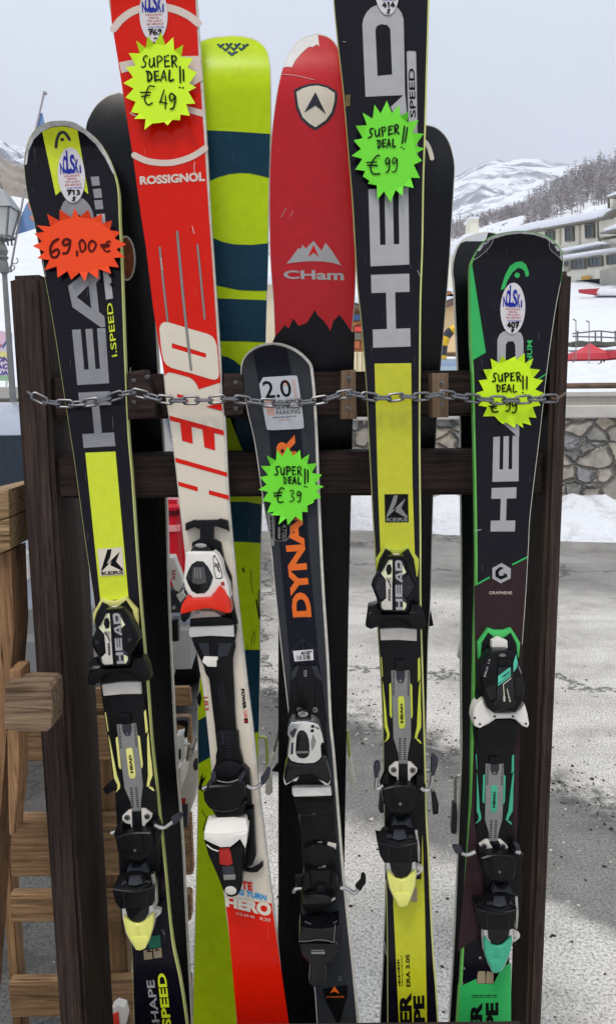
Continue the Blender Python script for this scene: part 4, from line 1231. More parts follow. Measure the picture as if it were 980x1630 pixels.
# ------------------------------------------------------------------ the chain
chain = thing('chain', 'galvanised steel chain stretched across the front of the skis between the two rack posts', 'chain', tuple(YP(1.03).at(470, 636)))
galv = mat('galvanised_chain_steel', (122, 122, 126), 0.36, metal=0.85, var=0.25, scale=120, dirt=0.1)
rusty = mat('rusty_hook_steel', (120, 92, 74), 0.6, metal=0.6, var=0.3, scale=200)
path = cat([(a, b) for a, b in P("54,630 64,637 90,642 120,643 150,640 180,632 208,624 236,630 265,637 300,637 335,637 362,634 390,637 420,641 455,642 490,640 520,635 553,626 590,632 615,634 640,631 670,632 702,627 730,631 760,635 790,637 820,637 850,635 884,634")], 12)
wp = [YP(1.029).at(*q) for q in path]
cum = [0]
for i in range(1, len(wp)): cum.append(cum[-1] + (wp[i] - wp[i - 1]).length)
def along(d):
    d = max(0, min(cum[-1], d))
    for i in range(1, len(wp)):
        if cum[i] >= d:
            t = (d - cum[i - 1]) / max(1e-9, cum[i] - cum[i - 1])
            return wp[i - 1].lerp(wp[i], t)
    return wp[-1]
NL = 41
pitch = cum[-1] / NL
wr = 0.0017
lk = Part()
hl, hw_ = pitch * .5 + 0.0008, 0.0047
pts = []
for i in range(24):
    a = 2 * math.pi * i / 24
    x = hw_ * math.cos(a) + (hl - hw_ + wr if math.cos(a) > 0 else -(hl - hw_ + wr)) * (1 if abs(math.cos(a)) > 1e-6 else 0)
    pts.append(Vector((x, hw_ * math.sin(a), 0)))
vs, fs = [], []
for i in range(24):
    t = (pts[(i + 1) % 24] - pts[i - 1]).normalized()
    nn = Vector((-t.y, t.x, 0))
    for j in range(8):
        an = 2 * math.pi * j / 8
        vs.append(pts[i] + nn * wr * math.cos(an) + Vector((0, 0, 1)) * wr * math.sin(an))
for i in range(24):
    for j in range(8):
        fs.append((i * 8 + j, ((i + 1) % 24) * 8 + j, ((i + 1) % 24) * 8 + (j + 1) % 8, i * 8 + (j + 1) % 8))
lk.raw(vs, fs, galv, True)
link0 = lk.build('link')
for i in range(NL):
    ob = link0 if i == 0 else link0.copy()
    if i: COL.objects.link(ob)
    a, b = along(i * pitch), along((i + 1) * pitch)
    c = (a + b) / 2 - chain.location
    t = (b - a).normalized()
    y = Vector((0, 0, 1)).cross(t).normalized(); z = t.cross(y)
    ang = R(18 if i % 2 else 84) + random.uniform(-.22, .22)
    y2 = y * math.cos(ang) + z * math.sin(ang); z2 = t.cross(y2)
    ob.parent = chain
    ob.matrix_local = Matrix.Translation(c) @ Matrix((t, y2, z2)).transposed().to_4x4()
p = Part(YP(1.04)); p.tube([YP(1.07).at(44, 623), YP(1.05).at(45, 624), YP(1.036).at(50, 627), YP(1.027).at(54, 632), YP(1.032).at(53, 637)], 0.0018, galv); p.build('hook', chain)
p = Part(YP(1.04)); p.tube([YP(1.07).at(898, 626), YP(1.05).at(895, 629), YP(1.034).at(889, 632), YP(1.022).at(883, 635), YP(1.026).at(878, 634)], 0.0018, rusty); p.build('hook', chain)

# ------------------------------------------------------------------ skis
def lean(y0, k, tip=None, bendto=0, amp=0.0):
    sf = Surf((0, y0, 1.45), (0, -1, k))
    if amp:
        sf.bend = lambda px, py: amp * (max(0.0, bendto - py) / (bendto - tip)) ** 2
        sf.ys = [tip + (bendto - tip) * i / 9 for i in range(10)]
    return sf

def ski(label, sf, L, Rt, side, top, ins=(1.0, 1.0, 3.0), th=0.011, foot=2080, extra=None):
    """Empty > body; L and Rt run from the middle of the tip down the two edges (pixels of the photograph)"""
    L, Rt = P(L), P(Rt)
    def ext(q):
        a, b = q[-3], q[-1]
        k = (b[0] - a[0]) / (b[1] - a[1])
        return q + [(b[0] + k * (foot - b[1]) * .8, foot)]
    L, Rt = ext(L), ext(Rt)
    base = sf.at((L[-1][0] + Rt[-1][0]) / 2, foot)
    root = thing('alpine_ski', label, 'ski', (base.x, base.y, base.z), None)
    Lc, Rc = cat(L, 5), cat(Rt, 5)
    b = Part(sf)
    b.slab(Lc + Rc[::-1][:-1], -0.0006, th, side, bevel=0.0009, seg=1)
    t0 = L[0][1]
    def shr(q, d): return [(x + d, y + max(0.0, ins[2] * (1 - (y - t0) / 60))) for x, y in q]
    tl, tr = shr(Lc, ins[0]), shr(Rc, -ins[1])
    b.slab(tl + tr[::-1][:-1], 0, 0.0005, top)
    b.ol = (tl, tr)
    return root, b

def head_letters(part, q, word, off, m):
    """block letters that read upwards; q = corners top-left, top-right, bottom-right, bottom-left of one letter"""
    f = quadmap(q)
    def poly(pts, holes=()):
        part.slab([f(*a) for a in pts], off, 0, m, holes=[[f(*a) for a in h] for h in holes])
    if word == 'H':
        poly([(0, 0), (1, 0), (1, .25), (.62, .25), (.62, .75), (1, .75), (1, 1), (0, 1), (0, .75), (.38, .75), (.38, .25), (0, .25)])
    if word == 'E':
        poly([(0, 0), (.26, 0), (.26, .73), (.4, .73), (.4, 0), (.61, 0), (.61, .73), (.75, .73), (.75, 0), (1, 0), (1, 1), (0, 1)])
    if word == 'D':
        o_ = [(0, 1), (0, .3)] + [(.5 - .5 * math.cos(R(a)), .3 - .3 * math.sin(R(a))) for a in range(15, 180, 15)] + [(1, .3), (1, 1)]
        h = [(.33, .75), (.33, .35)] + [(.5 - .17 * math.cos(R(a)), .35 - .1 * math.sin(R(a))) for a in range(30, 180, 30)] + [(.67, .35), (.67, .75)]
        poly(o_, [h])
    if word == 'A':
        poly([(0, .15), (.62, -.12), (1, -.12), (1, .06), (.85, .14), (.85, .7), (1, .8), (1, 1.0), (.86, 1.0), (.05, .55)], [[(.22, .37), (.62, .17), (.62, .62)]])

def oval(root, sf, cx, cy, rx, ry, tilt, num, below, off=0.0014):
    """white rental sticker: arched blue name, red lines, numbers in marker"""
    p = Part(sf)
    p.slab(ell(cx, cy, rx, ry, tilt, 36), off, 0.0004, labelw)
    c, s_ = math.cos(R(tilt)), math.sin(R(tilt))
    def u(a, b):
        x, y = (a - .5) * 2 * rx, (b - .5) * 2 * ry
        return (cx + x * c - y * s_, cy + x * s_ + y * c)
    def tx(t, a, b, d, e_, m, bold=.02):
        p.text(t, [u(a, b), u(d, b), u(d, e_), u(a, e_)], off + .0004, m, bold)
    for ch, a, d, top in (('N', .10, .24, .27), ('O', .22, .37, .14), ('L', .345, .50, .05), ('S', .48, .66, .13), ('K', .665, .79, .22), ('i', .81, .875, .33)):
        tx(ch, a, top, d, .475, bluei, .035)
    tx('NOLEGGIO', .22, .495, .80, .53, redi); tx('RENTAL', .34, .55, .70, .585, redi)
    tx('"TRY & BUY"', .25, .605, .81, .64, redi); tx('SKI SERVICE', .24, .66, .84, .695, redi)
    tx('0166 949260', .30, .72, .86, .75, bluel)
    a, b = u(.30, .77), u(.78, .865)
    p.hand(num, (a[0], a[1], b[0], b[1]), 2.1, off + .0005, marker)
    a, b = u(.47, .90), u(.60, .965)
    p.hand(below, (a[0], a[1], b[0], b[1]), 2.0, off + .0005, marker)
    return p.build('sticker', root)

def kers(b, q, bgm, fgm, off):
    f = quadmap(q)
    b.slab([f(0, 0), f(1, 0), f(1, 1), f(0, 1)], off, 0, bgm)
    def pl(pts): b.slab([f(*a) for a in pts], off + .0002, 0, fgm)
    pl([(.40, .05), (.57, .04), (.48, .33), (.33, .55), (.38, .56), (.56, .40), (.89, .15), (.70, .50), (.96, .80), (.93, .86), (.45, .62), (.52, .48), (.06, .84), (.07, .76), (.26, .36)])
    b.text('KERS', [f(.06, .84), f(.96, .84), f(.96, .97), f(.06, .97)], off + .0003, fgm, .03)

def knots(y, ks):
    if y <= ks[0][0]: i = 0
    else:
        i = len(ks) - 2
        for j in range(len(ks) - 1):
            if ks[j][0] <= y <= ks[j + 1][0]: i = j; break
    a, b = ks[i], ks[i + 1]
    t = (y - a[0]) / (b[0] - a[0])
    return a[1] + t * (b[1] - a[1])

C1, C2, C3, C4, C5 = (560, 770, 6.125), (570, 900, 6.125), (570, 1040, 6.125), (570, 1180, 6.125), (570, 1300, 6.125)
def race_binding(root, sf, mp, accent, lever, toe=True):
    def q(t, s): return [mp(*a) for a in Z(t, s)]
    def pq(s): return [mp(*a) for a in P(s)]
    b = Part(sf)
    # riser plate that runs from toe to heel
    b.slab(pq("600,962 604,1031 606,1060 609,1120 611,1180 612,1290 613,1400 670,1400 672,1320 675,1290 673,1190 669,1120 668,1060 666,1000 664,962"), 0.006, 0.006, blk, bevel=0.001)
    if toe:
        b.slab(q(C1, "325,595 380,625 430,635 480,625 545,595 600,670 650,735 648,820 640,905 620,905 612,800 600,730 548,650 500,690 375,690 328,650 290,700 270,730 250,790 245,835 238,835 238,735"), 0.009, 0.009, accent, bevel=0.0012)
        b.slab(q(C1, "328,632 378,664 395,690 480,690 500,664 548,632 600,730 618,830 630,930 640,1000 270,1000 250,860 262,760 280,720"), 0.012, 0.012, blk, bevel=0.001)
    for s in ("580,60 600,40 605,250 595,270 580,280", "600,280 607,270 607,500 612,600 612,720 582,790 572,835 548,830 555,790 570,720 580,500 590,330", "572,835 600,850 617,880 605,882 566,845",
              "220,40 228,40 240,230 232,230", "235,270 243,310 255,420 270,560 282,690 305,790 300,830 275,830 280,790 255,720 247,500", "278,832 300,830 265,862 255,868"):
        b.slab(q(C3, s), 0.0085, 0.0022, accent, bevel=0.0006)
    b.slab(q(C3, "320,170 500,170 510,400 514,820 484,980 475,1088 395,1085 388,980 343,830 330,500"), 0.0088, 0.0028, greypl, bevel=0.0008)
    b.slab(q(C3, "318,290 300,305 305,600 318,632 328,625 324,400"), 0.0095, 0.002, accent, bevel=0.0005)
    b.slab(q(C3, "505,295 524,310 530,600 522,635 512,635 506,400"), 0.0095, 0.002, accent, bevel=0.0005)
    b.slab(q(C3, "385,435 400,418 435,418 447,435 458,700 445,735 405,735 392,700"), 0.0096, 0.001, accent, bevel=0.0003)
    b.text('HEAD', [mp(*a) for a in Z(C3, "410,678 408,487 432,487 437,678")], 0.0100, blkink, .05)
    b.slab(q(C3, "362,65 448,65 452,130 448,165 366,165 358,130"), 0.0105, 0.004, blk, bevel=0.001)
    b.slab(q(C3, "368,170 455,170 455,230 435,290 392,290 370,240"), 0.0098, 0.001, gry, bevel=0.0005)
    b.slab([mp(*a) for a in ell(637, 1084, 2.4, 2.4, 0, 12)], 0.0101, 0.0006, steeldk)
    for k in range(11):
        y = 178 + k * 22
        for x in (332, 476): b.slab(q(C3, f"{x},{y} {x+22},{y} {x+22},{y+9} {x},{y+9}"), 0.0090, 0, blkink)
    for k in range(10):
        y = 828 + k * 22
        for x in (393, 440): b.slab(q(C3, f"{x},{y} {x+24},{y} {x+24},{y+10} {x},{y+10}"), 0.0090, 0, blkink)
    for s in ("300,262 360,210 392,208 392,408 380,400 375,350 330,335 298,300", "480,205 515,210 575,270 572,300 545,330 515,355 500,408 490,408 482,380"):
        b.slab(q(C4, s), 0.0115, 0.006, padpl, bevel=0.0012)
    for x, y in ((345, 278), (530, 283)):
        c = mp(*Z(C4, f"{x},{y}")[0])
        b.slab(ell(c[0], c[1], 4.8, 4.4, 0, 16), 0.0125, 0.002, steeldk, bevel=0.0005)
        b.stroke([(c[0] - 2.5, c[1] - 1), (c[0] + 2.5, c[1] + 1)], 1.0, 0.0131, blkink, 1)
        b.stroke([(c[0] + 1, c[1] - 2.5), (c[0] - 1, c[1] + 2.5)], 1.0, 0.0132, blkink, 1)
    b.slab(q(C4, "393,228 478,228 485,440 390,440"), 0.0118, 0.006, blk, bevel=0.001)
    b.build('binding_plate', root)
    if toe:
        t = Part(sf)
        t.slab(q(C2, "110,395 185,372 230,470 490,470 505,385 612,398 640,470 655,560 655,612 600,630 555,622 480,560 430,535 350,530 260,540 215,565 190,602 120,625 80,605 90,540"), 0.028, 0.024, blk, bevel=0.0035, seg=3)
        yq = lambda yy: mp(635, yy)[1]
        t.slab(q(C2, "112,398 185,375 215,440 205,465 120,470 95,520"), slope(yq(960), yq(978), .020, .030), 0.004, blk, bevel=0.0008)
        t.slab(q(C2, "505,388 610,400 638,470 500,470 480,455"), slope(yq(960), yq(978), .020, .030), 0.004, blk, bevel=0.0008)
        t.slab(pq("618,885 643,885 650,896 657,912 665.5,934 657,948 651.6,957 651,968.6 647,975 605,973 601,956 597,946 593,936 595,927 605,909"), 0.036, 0.026, blk, bevel=0.004, seg=3)
        t.slab(pq("618,885 643,885 650,896 648,899 641,888.5 620,888.5 609,908 607,911 602,909"), 0.0395, 0.006, blk, bevel=0.001)
        t.slab(pq("665.5,934 651.6,957 651,968.6 647,975 605,973 601,956 606,954 607,968 611,971 643,971.5 646.5,966 647,955 660,934 646,899 651,897"), 0.0390, 0.006, blk, bevel=0.001)
        for s in ("190,110 262,128 268,300 215,335 165,225", "432,130 490,92 556,215 500,318 432,292"):
            t.slab(q(C2, s), 0.0364, 0.0006, blk2)
        t.slab(q(C1, "328,745 392,742 392,960 340,950 285,878 282,850"), 0.0368, 0.0008, palelab)
        t.slab(q(C2, "268,115 328,120 330,440 255,440 213,412 208,372 245,345 272,320"), 0.0368, 0.0008, padpl)
        for k in range(3): t.slab(q(C2, f"{268+k*14},{118+k*18} {276+k*14},{118+k*18} {318},{196+k*12} {310},{196+k*12}"), 0.0372, 0, blkink)
        t.slab(q(C1, "345,790 375,785 388,830 380,880 345,890 330,840"), 0.0372, 0.0004, blk)
        t.slab(q(C1, "392,742 415,742 415,980 392,980"), 0.0367, 0.0006, blk)
        t.slab(q(C2, "330,100 365,100 365,440 330,440"), 0.0367, 0.0006, blk)
        t.slab(q(C1, "412,742 492,745 530,865 490,895 487,980 412,980"), 0.0366, 0.0006, gry)
        t.slab(q(C2, "362,60 440,60 430,290 485,350 478,425 430,442 362,442"), 0.0366, 0.0006, gry)
        t.slab(q(C1, "490,785 526,865 490,892"), 0.0371, 0.0004, palelab)
        t.slab(q(C2, "435,350 484,382 474,428 432,440"), 0.0371, 0.0004, palelab)
        head_letters(t, [mp(*a) for a in Z(C1, "415,742 488,748 488,850 425,850")], 'D', 0.0373, silver)
        head_letters(t, [mp(*a) for a in Z(C2, "360,80 435,80 430,165 362,165")], 'A', 0.0373, silver)
        head_letters(t, [mp(*a) for a in Z(C2, "361,190 426,190 426,308 361,308")], 'E', 0.0373, silver)
        head_letters(t, [mp(*a) for a in Z(C2, "362,325 430,325 430,435 366,435")], 'H', 0.0373, silver)
        t.bars([mp(*a) for a in Z(C2, "290,345 290,225 315,225 315,345")], 8, 0.0374, blkink)
        t.slab(q(C1, "405,685 460,685 476,705 476,722 398,722 398,705"), 0.022, 0.01, padpl, bevel=0.002)
        for x in (195, 497): t.slab([mp(*a) for a in ell(570 + x / 6.125, 900 + 213 / 6.125, 2.8, 2.8, 0, 12)], 0.0372, 0.0006, gry)
        tp = t.build('toe_piece', root)
        f = Part(sf)
        f.slab(q(C2, "210,620 390,610 570,620 570,740 390,728 220,732"), 0.013, 0.007, padpl, bevel=0.0015)
        f.build('glide_pad', tp)
    yh4 = lambda yy: mp(635, 1180 + yy / 6.125)[1]
    h = Part(sf)
    h.slab(q(C4, "215,430 262,320 292,335 305,420 420,430 560,440 575,350 622,330 660,440 640,530 600,640 560,690 300,690 245,610 232,500"), 0.020, 0.014, blk, bevel=0.002)
    h.slab(q(C4, "230,470 300,445 420,432 560,445 577,480 577,600 545,690 450,722 300,700 245,612"), 0.031, 0.024, blk, bevel=0.004, seg=3)
    h.slab(q(C4, "232,462 300,438 420,428 560,440 577,475 500,478 330,478 240,490"), slope(yh4(428), yh4(478), .020, .0318), 0.004, blk, bevel=0.0008)
    h.slab(q(C4, "330,475 345,452 455,452 472,475 472,640 330,640"), 0.0325, 0.002, blk, bevel=0.0012)
    h.slab([mp(*a) for a in ell(570 + 408 / 6.125, 1180 + 612 / 6.125, 2.4, 2.4, 0, 12)], 0.033, 0.0008, steeldk)
    h.slab(q(C4, "330,800 360,740 380,790 450,790 500,740 540,860 540,960 300,960"), 0.016, 0.01, gry, bevel=0.002)
    yh = lambda yy: mp(635, 1300 + yy / 6.125)[1]
    h.slab(q(C5, "190,248 300,268 400,285 500,268 580,252 577,340 560,440 520,455 280,455 250,450 210,380 186,262"), 0.042, 0.034, blk, bevel=0.003, seg=2)
    h.slab(q(C5, "250,135 300,120 345,90 365,45 440,50 480,110 545,140 580,248 500,266 400,282 300,266 190,246 225,170"), slope(yh(50), yh(270), 0.012, 0.041), 0.012, blk, bevel=0.0016, seg=2)
    h.slab(q(C5, "350,140 450,140 470,215 400,232 335,215"), slope(yh(50), yh(270), 0.016, 0.044), 0.004, gry, bevel=0.001)
    for s in ("268,150 325,140 330,205 275,215", "490,150 535,165 548,215 490,210"): h.slab(q(C5, s), slope(yh(50), yh(270), 0.0145, 0.0430), 0.002, blk2, bevel=0.0006)
    h.stroke(q(C5, "200,262 300,282 400,298 500,280 572,262"), .9, 0.0424, gry)
    h.stroke(q(C5, "285,300 300,380 290,440"), .7, 0.0424, gry); h.stroke(q(C5, "520,300 505,380 515,440"), .7, 0.0424, gry)
    hp = h.build('heel_piece', root)
    l_ = Part(sf)
    l_.slab(q(C5, "268,400 300,420 530,420 552,420 570,560 555,680 520,790 480,870 430,888 390,877 340,790 300,700 276,560"), 0.026, 0.016, whitepl, bevel=0.003, seg=3)
    l_.slab(q(C5, "300,420 320,530 360,590 420,605 480,580 520,520 528,420"), 0.0275, 0.002, blk2, bevel=0.0005)
    l_.slab(q(C5, "290,520 330,575 370,608 425,618 470,606 520,550 552,520 566,565 553,680 518,788 478,868 430,885 392,875 342,788 302,698 280,570"), 0.031, 0.006, lever, bevel=0.004, seg=3)
    l_.slab(q(C5, "345,760 400,740 470,745 515,770 478,866 430,884 392,874"), 0.0325, 0.002, lever, bevel=0.0012)
    l_.text('HEAD', [mp(*a) for a in Z(C5, "398,752 398,640 432,640 432,752")], 0.0314, lever, .03)
    l_.slab(q(C5, "566,470 600,482 632,500 630,530 582,572 566,566"), 0.020, 0.008, padpl, bevel=0.002, holes=[q(C5, "572,520 590,525 582,548 572,548")])
    l_.build('heel_lever', hp)
    s_ = Part(sf)
    s_.slab(q(C5, "548,130 575,128 585,200 600,300 600,440 585,445 572,300"), 0.036, 0.008, steel, bevel=0.001)
    s_.build('side_spring', hp)
    return hp

def brake(root, sf, wire, paddle, off, m, wm=None, r=0.0027):
    b = Part(sf)
    b.ptube(wire, off, r, wm or steel)
    a = b.build('brake_arm', root)
    b = Part(sf)
    b.slab(paddle, off + .004, 0.009, m, bevel=0.0022, seg=2)
    b.build('brake_pad', a)

T0 = (180, 0, 5.765); H = (220, 480, 5.444); H2 = (240, 640, 5.444)
G1, G2, G3, G4 = (250, 810, 5.444), (260, 970, 5.444), (270, 1130, 5.444), (290, 1290, 5.444)
A0, A1, A2, A3, A4, A5 = (0, 0, 2.8), (300, 0, 2.8), (630, 0, 2.8), (0, 300, 2.8), (300, 300, 2.8), (630, 300, 2.8)
B0 = (0, 600, 2.8)
E4, E5, E6, E3, E2, E1 = (400, 1040, 5.444), (400, 1200, 4.9), (430, 1390, 4.9), (420, 860, 7), (390, 680, 6.125), (370, 530, 6.125)
Lz = 0.0005

# ======================= rear skis: bases towards the viewer, leaning on the back of the rack
def rear(tip, bendto, amp=-0.04): return lean(1.150, -0.10, tip, bendto, amp)

# --- black base with a copper inset, far left
sf = rear(146, 310, -.035)
root, b = ski('plain black ski base with an oval copper inset, just right of the orange price tag', sf,
  "190,146 171,152 154,166 143,184 137,202 136,240 140,300 147,400 156,560 165,760 172,900 182,1100 190,1250 203,1450 217,1630",
  "190,146 205,150 218,160 228,176 235,200 240,260 246,400 252,560 259,664 266,800 270,950 277,1114 283,1221 292,1340 297,1444 307,1630", edgew, baseblk, (0.6, 3.0, 2), th=0.010, foot=1750)
b.slab(ell(201, 411, 15, 36, -2, 32), Lz, 0.0003, worn)
b.slab(ell(201, 411, 12.5, 33, -2, 32), Lz * 2, 0.0003, mat('copper_inset', (132, 74, 56), 0.35, metal=0.4, var=0.4, scale=90))
b.build('body', root)
t = Part(sf)      # the white binding of this ski points away from the viewer; it shows past its edge
t.slab(Z(G1, "95,425 150,425 165,480 215,600 220,650 190,725 150,705 95,560"), -0.020, 0.020, whitepl, bevel=0.003)
t.slab(Z(G1, "95,700 200,720 262,712 262,745 205,905 95,905"), -0.024, 0.018, gry, bevel=0.003)
t.slab(Z(G1, "165,752 220,720 248,760 202,818"), -0.018, 0.012, whitepl, bevel=0.002)
t.slab(Z(G2, "70,100 130,95 135,280 70,285"), -0.022, 0.02, blk, bevel=0.003)
t.slab(ell(277, 967, 3, 3.4, 0, 14), -0.0225, 0.002, steel)
t.text('RIDE', Z(G1, "160,530 160,615 128,615 128,530"), -0.0196, darkred, .03)
t.build('toe_piece', root)
t = Part(sf)
t.slab(Z(G3, "60,90 150,90 166,112 155,235 128,260 130,150 60,130"), -0.026, 0.012, blk, bevel=0.003)
t.slab(Z(G3, "60,230 120,215 142,330 130,450 60,470"), -0.022, 0.02, whitepl, bevel=0.003)
t.slab(Z(G3, "80,340 98,340 98,430 80,430"), -0.0215, 0.002, blk)
t.slab(Z(G3, "140,520 200,340 250,350 250,640 220,780 180,890 60,900 60,640"), -0.034, 0.03, padpl, bevel=0.006, seg=3)
t.slab(ell(312, 1217, 4.5, 10, 5, 20), -0.0335, 0.002, gry)
t.slab(Z(G3, "70,760 140,770 130,850 70,850"), -0.0330, 0.002, darkred)
t.slab(Z(G3, "70,830 155,825 155,1020 70,1020"), -0.030, 0.02, gry, bevel=0.003)
t.build('heel_piece', root)
brake(root, sf, Z(G3, "120,300 165,298 182,320 178,360 150,450"), Z(G3, "122,450 165,455 150,560 95,690 60,705 25,695 15,655 50,590"), -0.012, whitepl)
p = Part(sf); p.ptube(Z(G3, "245,240 225,275 208,330 165,440"), -0.016, 0.0022, steel); p.build('brake_arm', root)

# --- lime and petrol ski
sf = rear(56, 150)
root, b = ski('wide lime green ski with petrol blue bands and a small arrow cluster at its tip', sf,
  "370,55.5 345,58 326,62 312,72 306,95 306,140 309,300 320,540 330,700 333,860 330,1000 315,1110 315,1250 312,1405 309,1521 306.5,1630",
  "370,55.5 389,57 405,61.5 417,69 425,80 429,95 431,120 431.5,214 429,260 427,389 425,461 422.5,543 419,720 415,900 414,1032 412,1175 409,1350 407,1500 407,1630", edgew, baseyel, (1.0, 1.2, 2), th=0.010, foot=1750)
o_ = Lz
b.slab(Z(A1, "20,580 88,581 200,586 363,597 358,792 310,780 270,772 230,770 180,776 130,790 97,806 20,850"), o_, 0.0002, baseteal)
b.slab(Z(A4, "20,180 110,220 150,238 200,249 280,252 355,244 351,456 290,456 220,452 125,432 20,400"), o_, 0.0002, baseteal)
b.slab(Z(A4, "20,480 128,490 240,494 348,498 344,685 240,681 140,680 20,676"), o_, 0.0002, baseteal)
b.slab(Z(A4, "20,730 145,745 175,752 205,768 228,786 250,812 262,850 262,905 20,905"), o_, 0.0002, baseteal)
b.slab(P("357,640 368,640 372,666 374,680 379,700 386,717 417,717 417,640"), o_, 0.0002, baseteal)
b.slab(P("331,792 368,799 392,799 416,803 414.5,864.5 395,863 368,862 331,862"), o_, 0.0002, baseteal)
b.slab(P("318,1033 395,1034.5 413.5,1034.5 411.5,1164 403,1168 360,1192 333,1206 315.5,1216 315.5,1147 335,1136 348,1110 350,1060"), o_, 0.0002, baseteal)
for a in ("345,70 351,77 358,70 354,69 351,72 348,69", "358,69 364,76 371,69 367,68 364,71 361,68", "372,70 377,76 384,69 380,68 377,71 375,69", "385,71 389,76 397,71 393,69 390,72 388,70",
          "353,76 359,82 366,76 362,75 359,78 356,75", "366,75 372,81 379,75 375,74 372,77 369,74", "379,76 384,81 391,76 387,74 384,77 382,75", "361,83 369,89 380,82 375,81 369,84 365,81"):
    b.slab(P(a), o_ * 2, 0, baseteal)
for pts in ("314,1110 319,1098 321,1112 318,1125 315,1120", "315,1258 320,1236 323,1231 322,1240 328,1236 321,1250 324,1262 318,1256", "385.5,905 389,903 388,908 385,907", "386,909 390,908 389,911.5 387,911"):
    b.slab(P(pts), o_ * 2, 0, blkink)
for pts, wd in (("399,908 400,925 402,945", .9), ("408,955 411,975 413,985", 2.2), ("399,1028 401,1015 404,1005", .8), ("404,1026 406,1005", .7), ("412,940 412,962 414,980", 1.4), ("323,1322 326,1312 329,1300", 1.2), ("392,1025 396,1040", .8), ("321,1290 327,1300", .9)):
    b.stroke(P(pts), wd, o_ * 2, blkink)
b.build('body', root)
brake(root, sf, P("411,1173 420,1174 424,1180 425,1205 426,1240"), Z(G3, "830,640 860,600 885,560 892,715 870,742 845,742 825,720"), -0.012, padpl, wm=mat('lime_coated_wire', (186, 200, 110), 0.3, metal=0.5))

# --- red ski with the mountain print
sf = rear(53, 165)
root, b = ski('red ski with a white snowcapped tip, shield emblem and black mountain silhouette', sf,
  "505,53 486,58 473,67 464,78 456,92 449,110 442,140 436,180 431,230 428.6,300 429,380 431,430 435,480 437.5,543 442,660 445,800 446,950 447,1040 447,1150 446.5,1241 444,1400 442,1461 440,1560 438,1630",
  "505,53 521,57 533,67 541,85 546,115 550,170 554,230 560,310 563.5,371 566,418 564.5,479 560,532 558.5,593 555,668 552,790 549,920 547.5,1007 546,1114 545,1221 543.5,1343 546,1480 548,1630", edgew, basered, (0.9, 1.3, 2), th=0.010, foot=1750)
b.slab(Z(A4, "300,700 372,690 385,660 410,632 430,608 445,625 467,578 478,596 490,612 525,600 545,570 562,542 580,570 600,588 618,612 632,635 645,590 672,563 700,600 726,640 740,640 712,1900 680,3900 400,3900 400,1900 340,1000"), Lz, 0.0002, baseblk)
b.slab(clip(Z(A1, "390,308 440,297 460,300 475,270 500,240 530,212 545,207 550,211 562,203 573,197 580,206 600,204 610,200 622,214 640,228 655,258 668,290 690,330 688,120 400,120"), tip_of(b, 150)), Lz, 0.0002, mat('snow_cap_print', (214, 210, 208), 0.4, var=0.12, scale=40))
b.slab(Z(A1, "469,402 500,385 535,374 575,371 620,382 662,408 662,450 648,505 620,545 565,581 530,560 500,530 478,480"), Lz, 0.0002, gry)
b.slab(Z(A1, "480,410 508,394 540,384 575,381 615,391 651,414 650,450 638,497 612,535 565,567 537,550 508,522 489,475"), Lz * 2, 0.0002, whitep)
b.slab(Z(A1, "565,410 612,508 565,470 515,502"), Lz * 3, 0, gry)
b.slab(Z(A4, "437,335 470,292 490,265 500,270 508,250 522,268 557,233 575,258 593,278 610,242 640,280 680,343 640,331 600,326 560,324 520,325 470,330"), Lz, 0, silver)
b.slab(Z(A4, "557,250 580,306 557,285 532,306"), Lz * 2, 0, redink)
b.text('CHam', Z(A4, "422,366 690,362 692,410 424,402"), Lz, silver, .03)
for pts in ("447,345 452,338 455,331", "450,118 470,120 500,127", "462,345 466,336"): b.stroke(P(pts), .7, Lz * 2, silver)
b.build('body', root)
brake(root, sf, P("449,1160 445,1163 441,1180 436,1198"), Z(G3, "838,500 862,440 890,368 912,375 892,440 870,512"), -0.012, whitepl)
brake(root, sf, Z(E4, "770,672 810,670 832,685 838,760 850,910"), Z(E5, "748,30 780,30 800,150 816,225 806,250 785,256 762,240 748,130"), -0.012, whitepl, wm=mat('lime_coated_wire', (186, 200, 110)))
p = Part(sf); p.slab(P("433,1228 440,1218 450,1212 452,1230"), -0.012, 0.006, blk, bevel=0.001); p.build('brake_pad', root)

# --- black ski with a pale tip, behind the tall yellow panelled one
sf = rear(198, 330, -.05)
root, b = ski('black ski with a pale grey tip and a white curved stroke behind the tallest ski', sf,
  "676,198 655,200 640,206 630,216 624,232 621,260 620,320 618,480 616,700 615,900 614,1100 614,1300 613,1420 609,1537 604.5,1630",
  "676,198 691,201 703,209 713,222 720,242 723.6,266 722,300 719,350 716,400 710,479 701,586 695,668 689,793 685,950 681,1020 679,1120 677,1250 674,1400 670,1630", edgew, baseblk, (1.0, 1.2, 1.5), th=0.010, foot=1750)
b.slab(clip(P("610,190 730,190 730,228 716,222 706,212 650,211 610,211"), tip_of(b, 262)), Lz, 0.0002, mat('pale_tip_print', (190, 190, 194), 0.35, var=0.08))
b.stroke(P("672,222 679,229 684,240 687,252"), 7, Lz * 2, whitep)
b.build('body', root)
brake(root, sf, P("672,1226 683,1228 686,1238 687,1252 690,1262"), Z(C4, "712,500 748,490 768,560 785,620 780,715 728,718 718,600"), -0.012, gry)
brake(root, sf, P("618,1230 609,1240 606,1262"), Z(C4, "212,500 245,510 255,640 250,704 212,704 196,665"), -0.012, gry)
p = Part(sf); p.slab(Z(C2, "640,470 712,470 735,590 690,600 640,590"), -0.010, 0.02, blk, bevel=0.002); p.build('toe_piece', root)

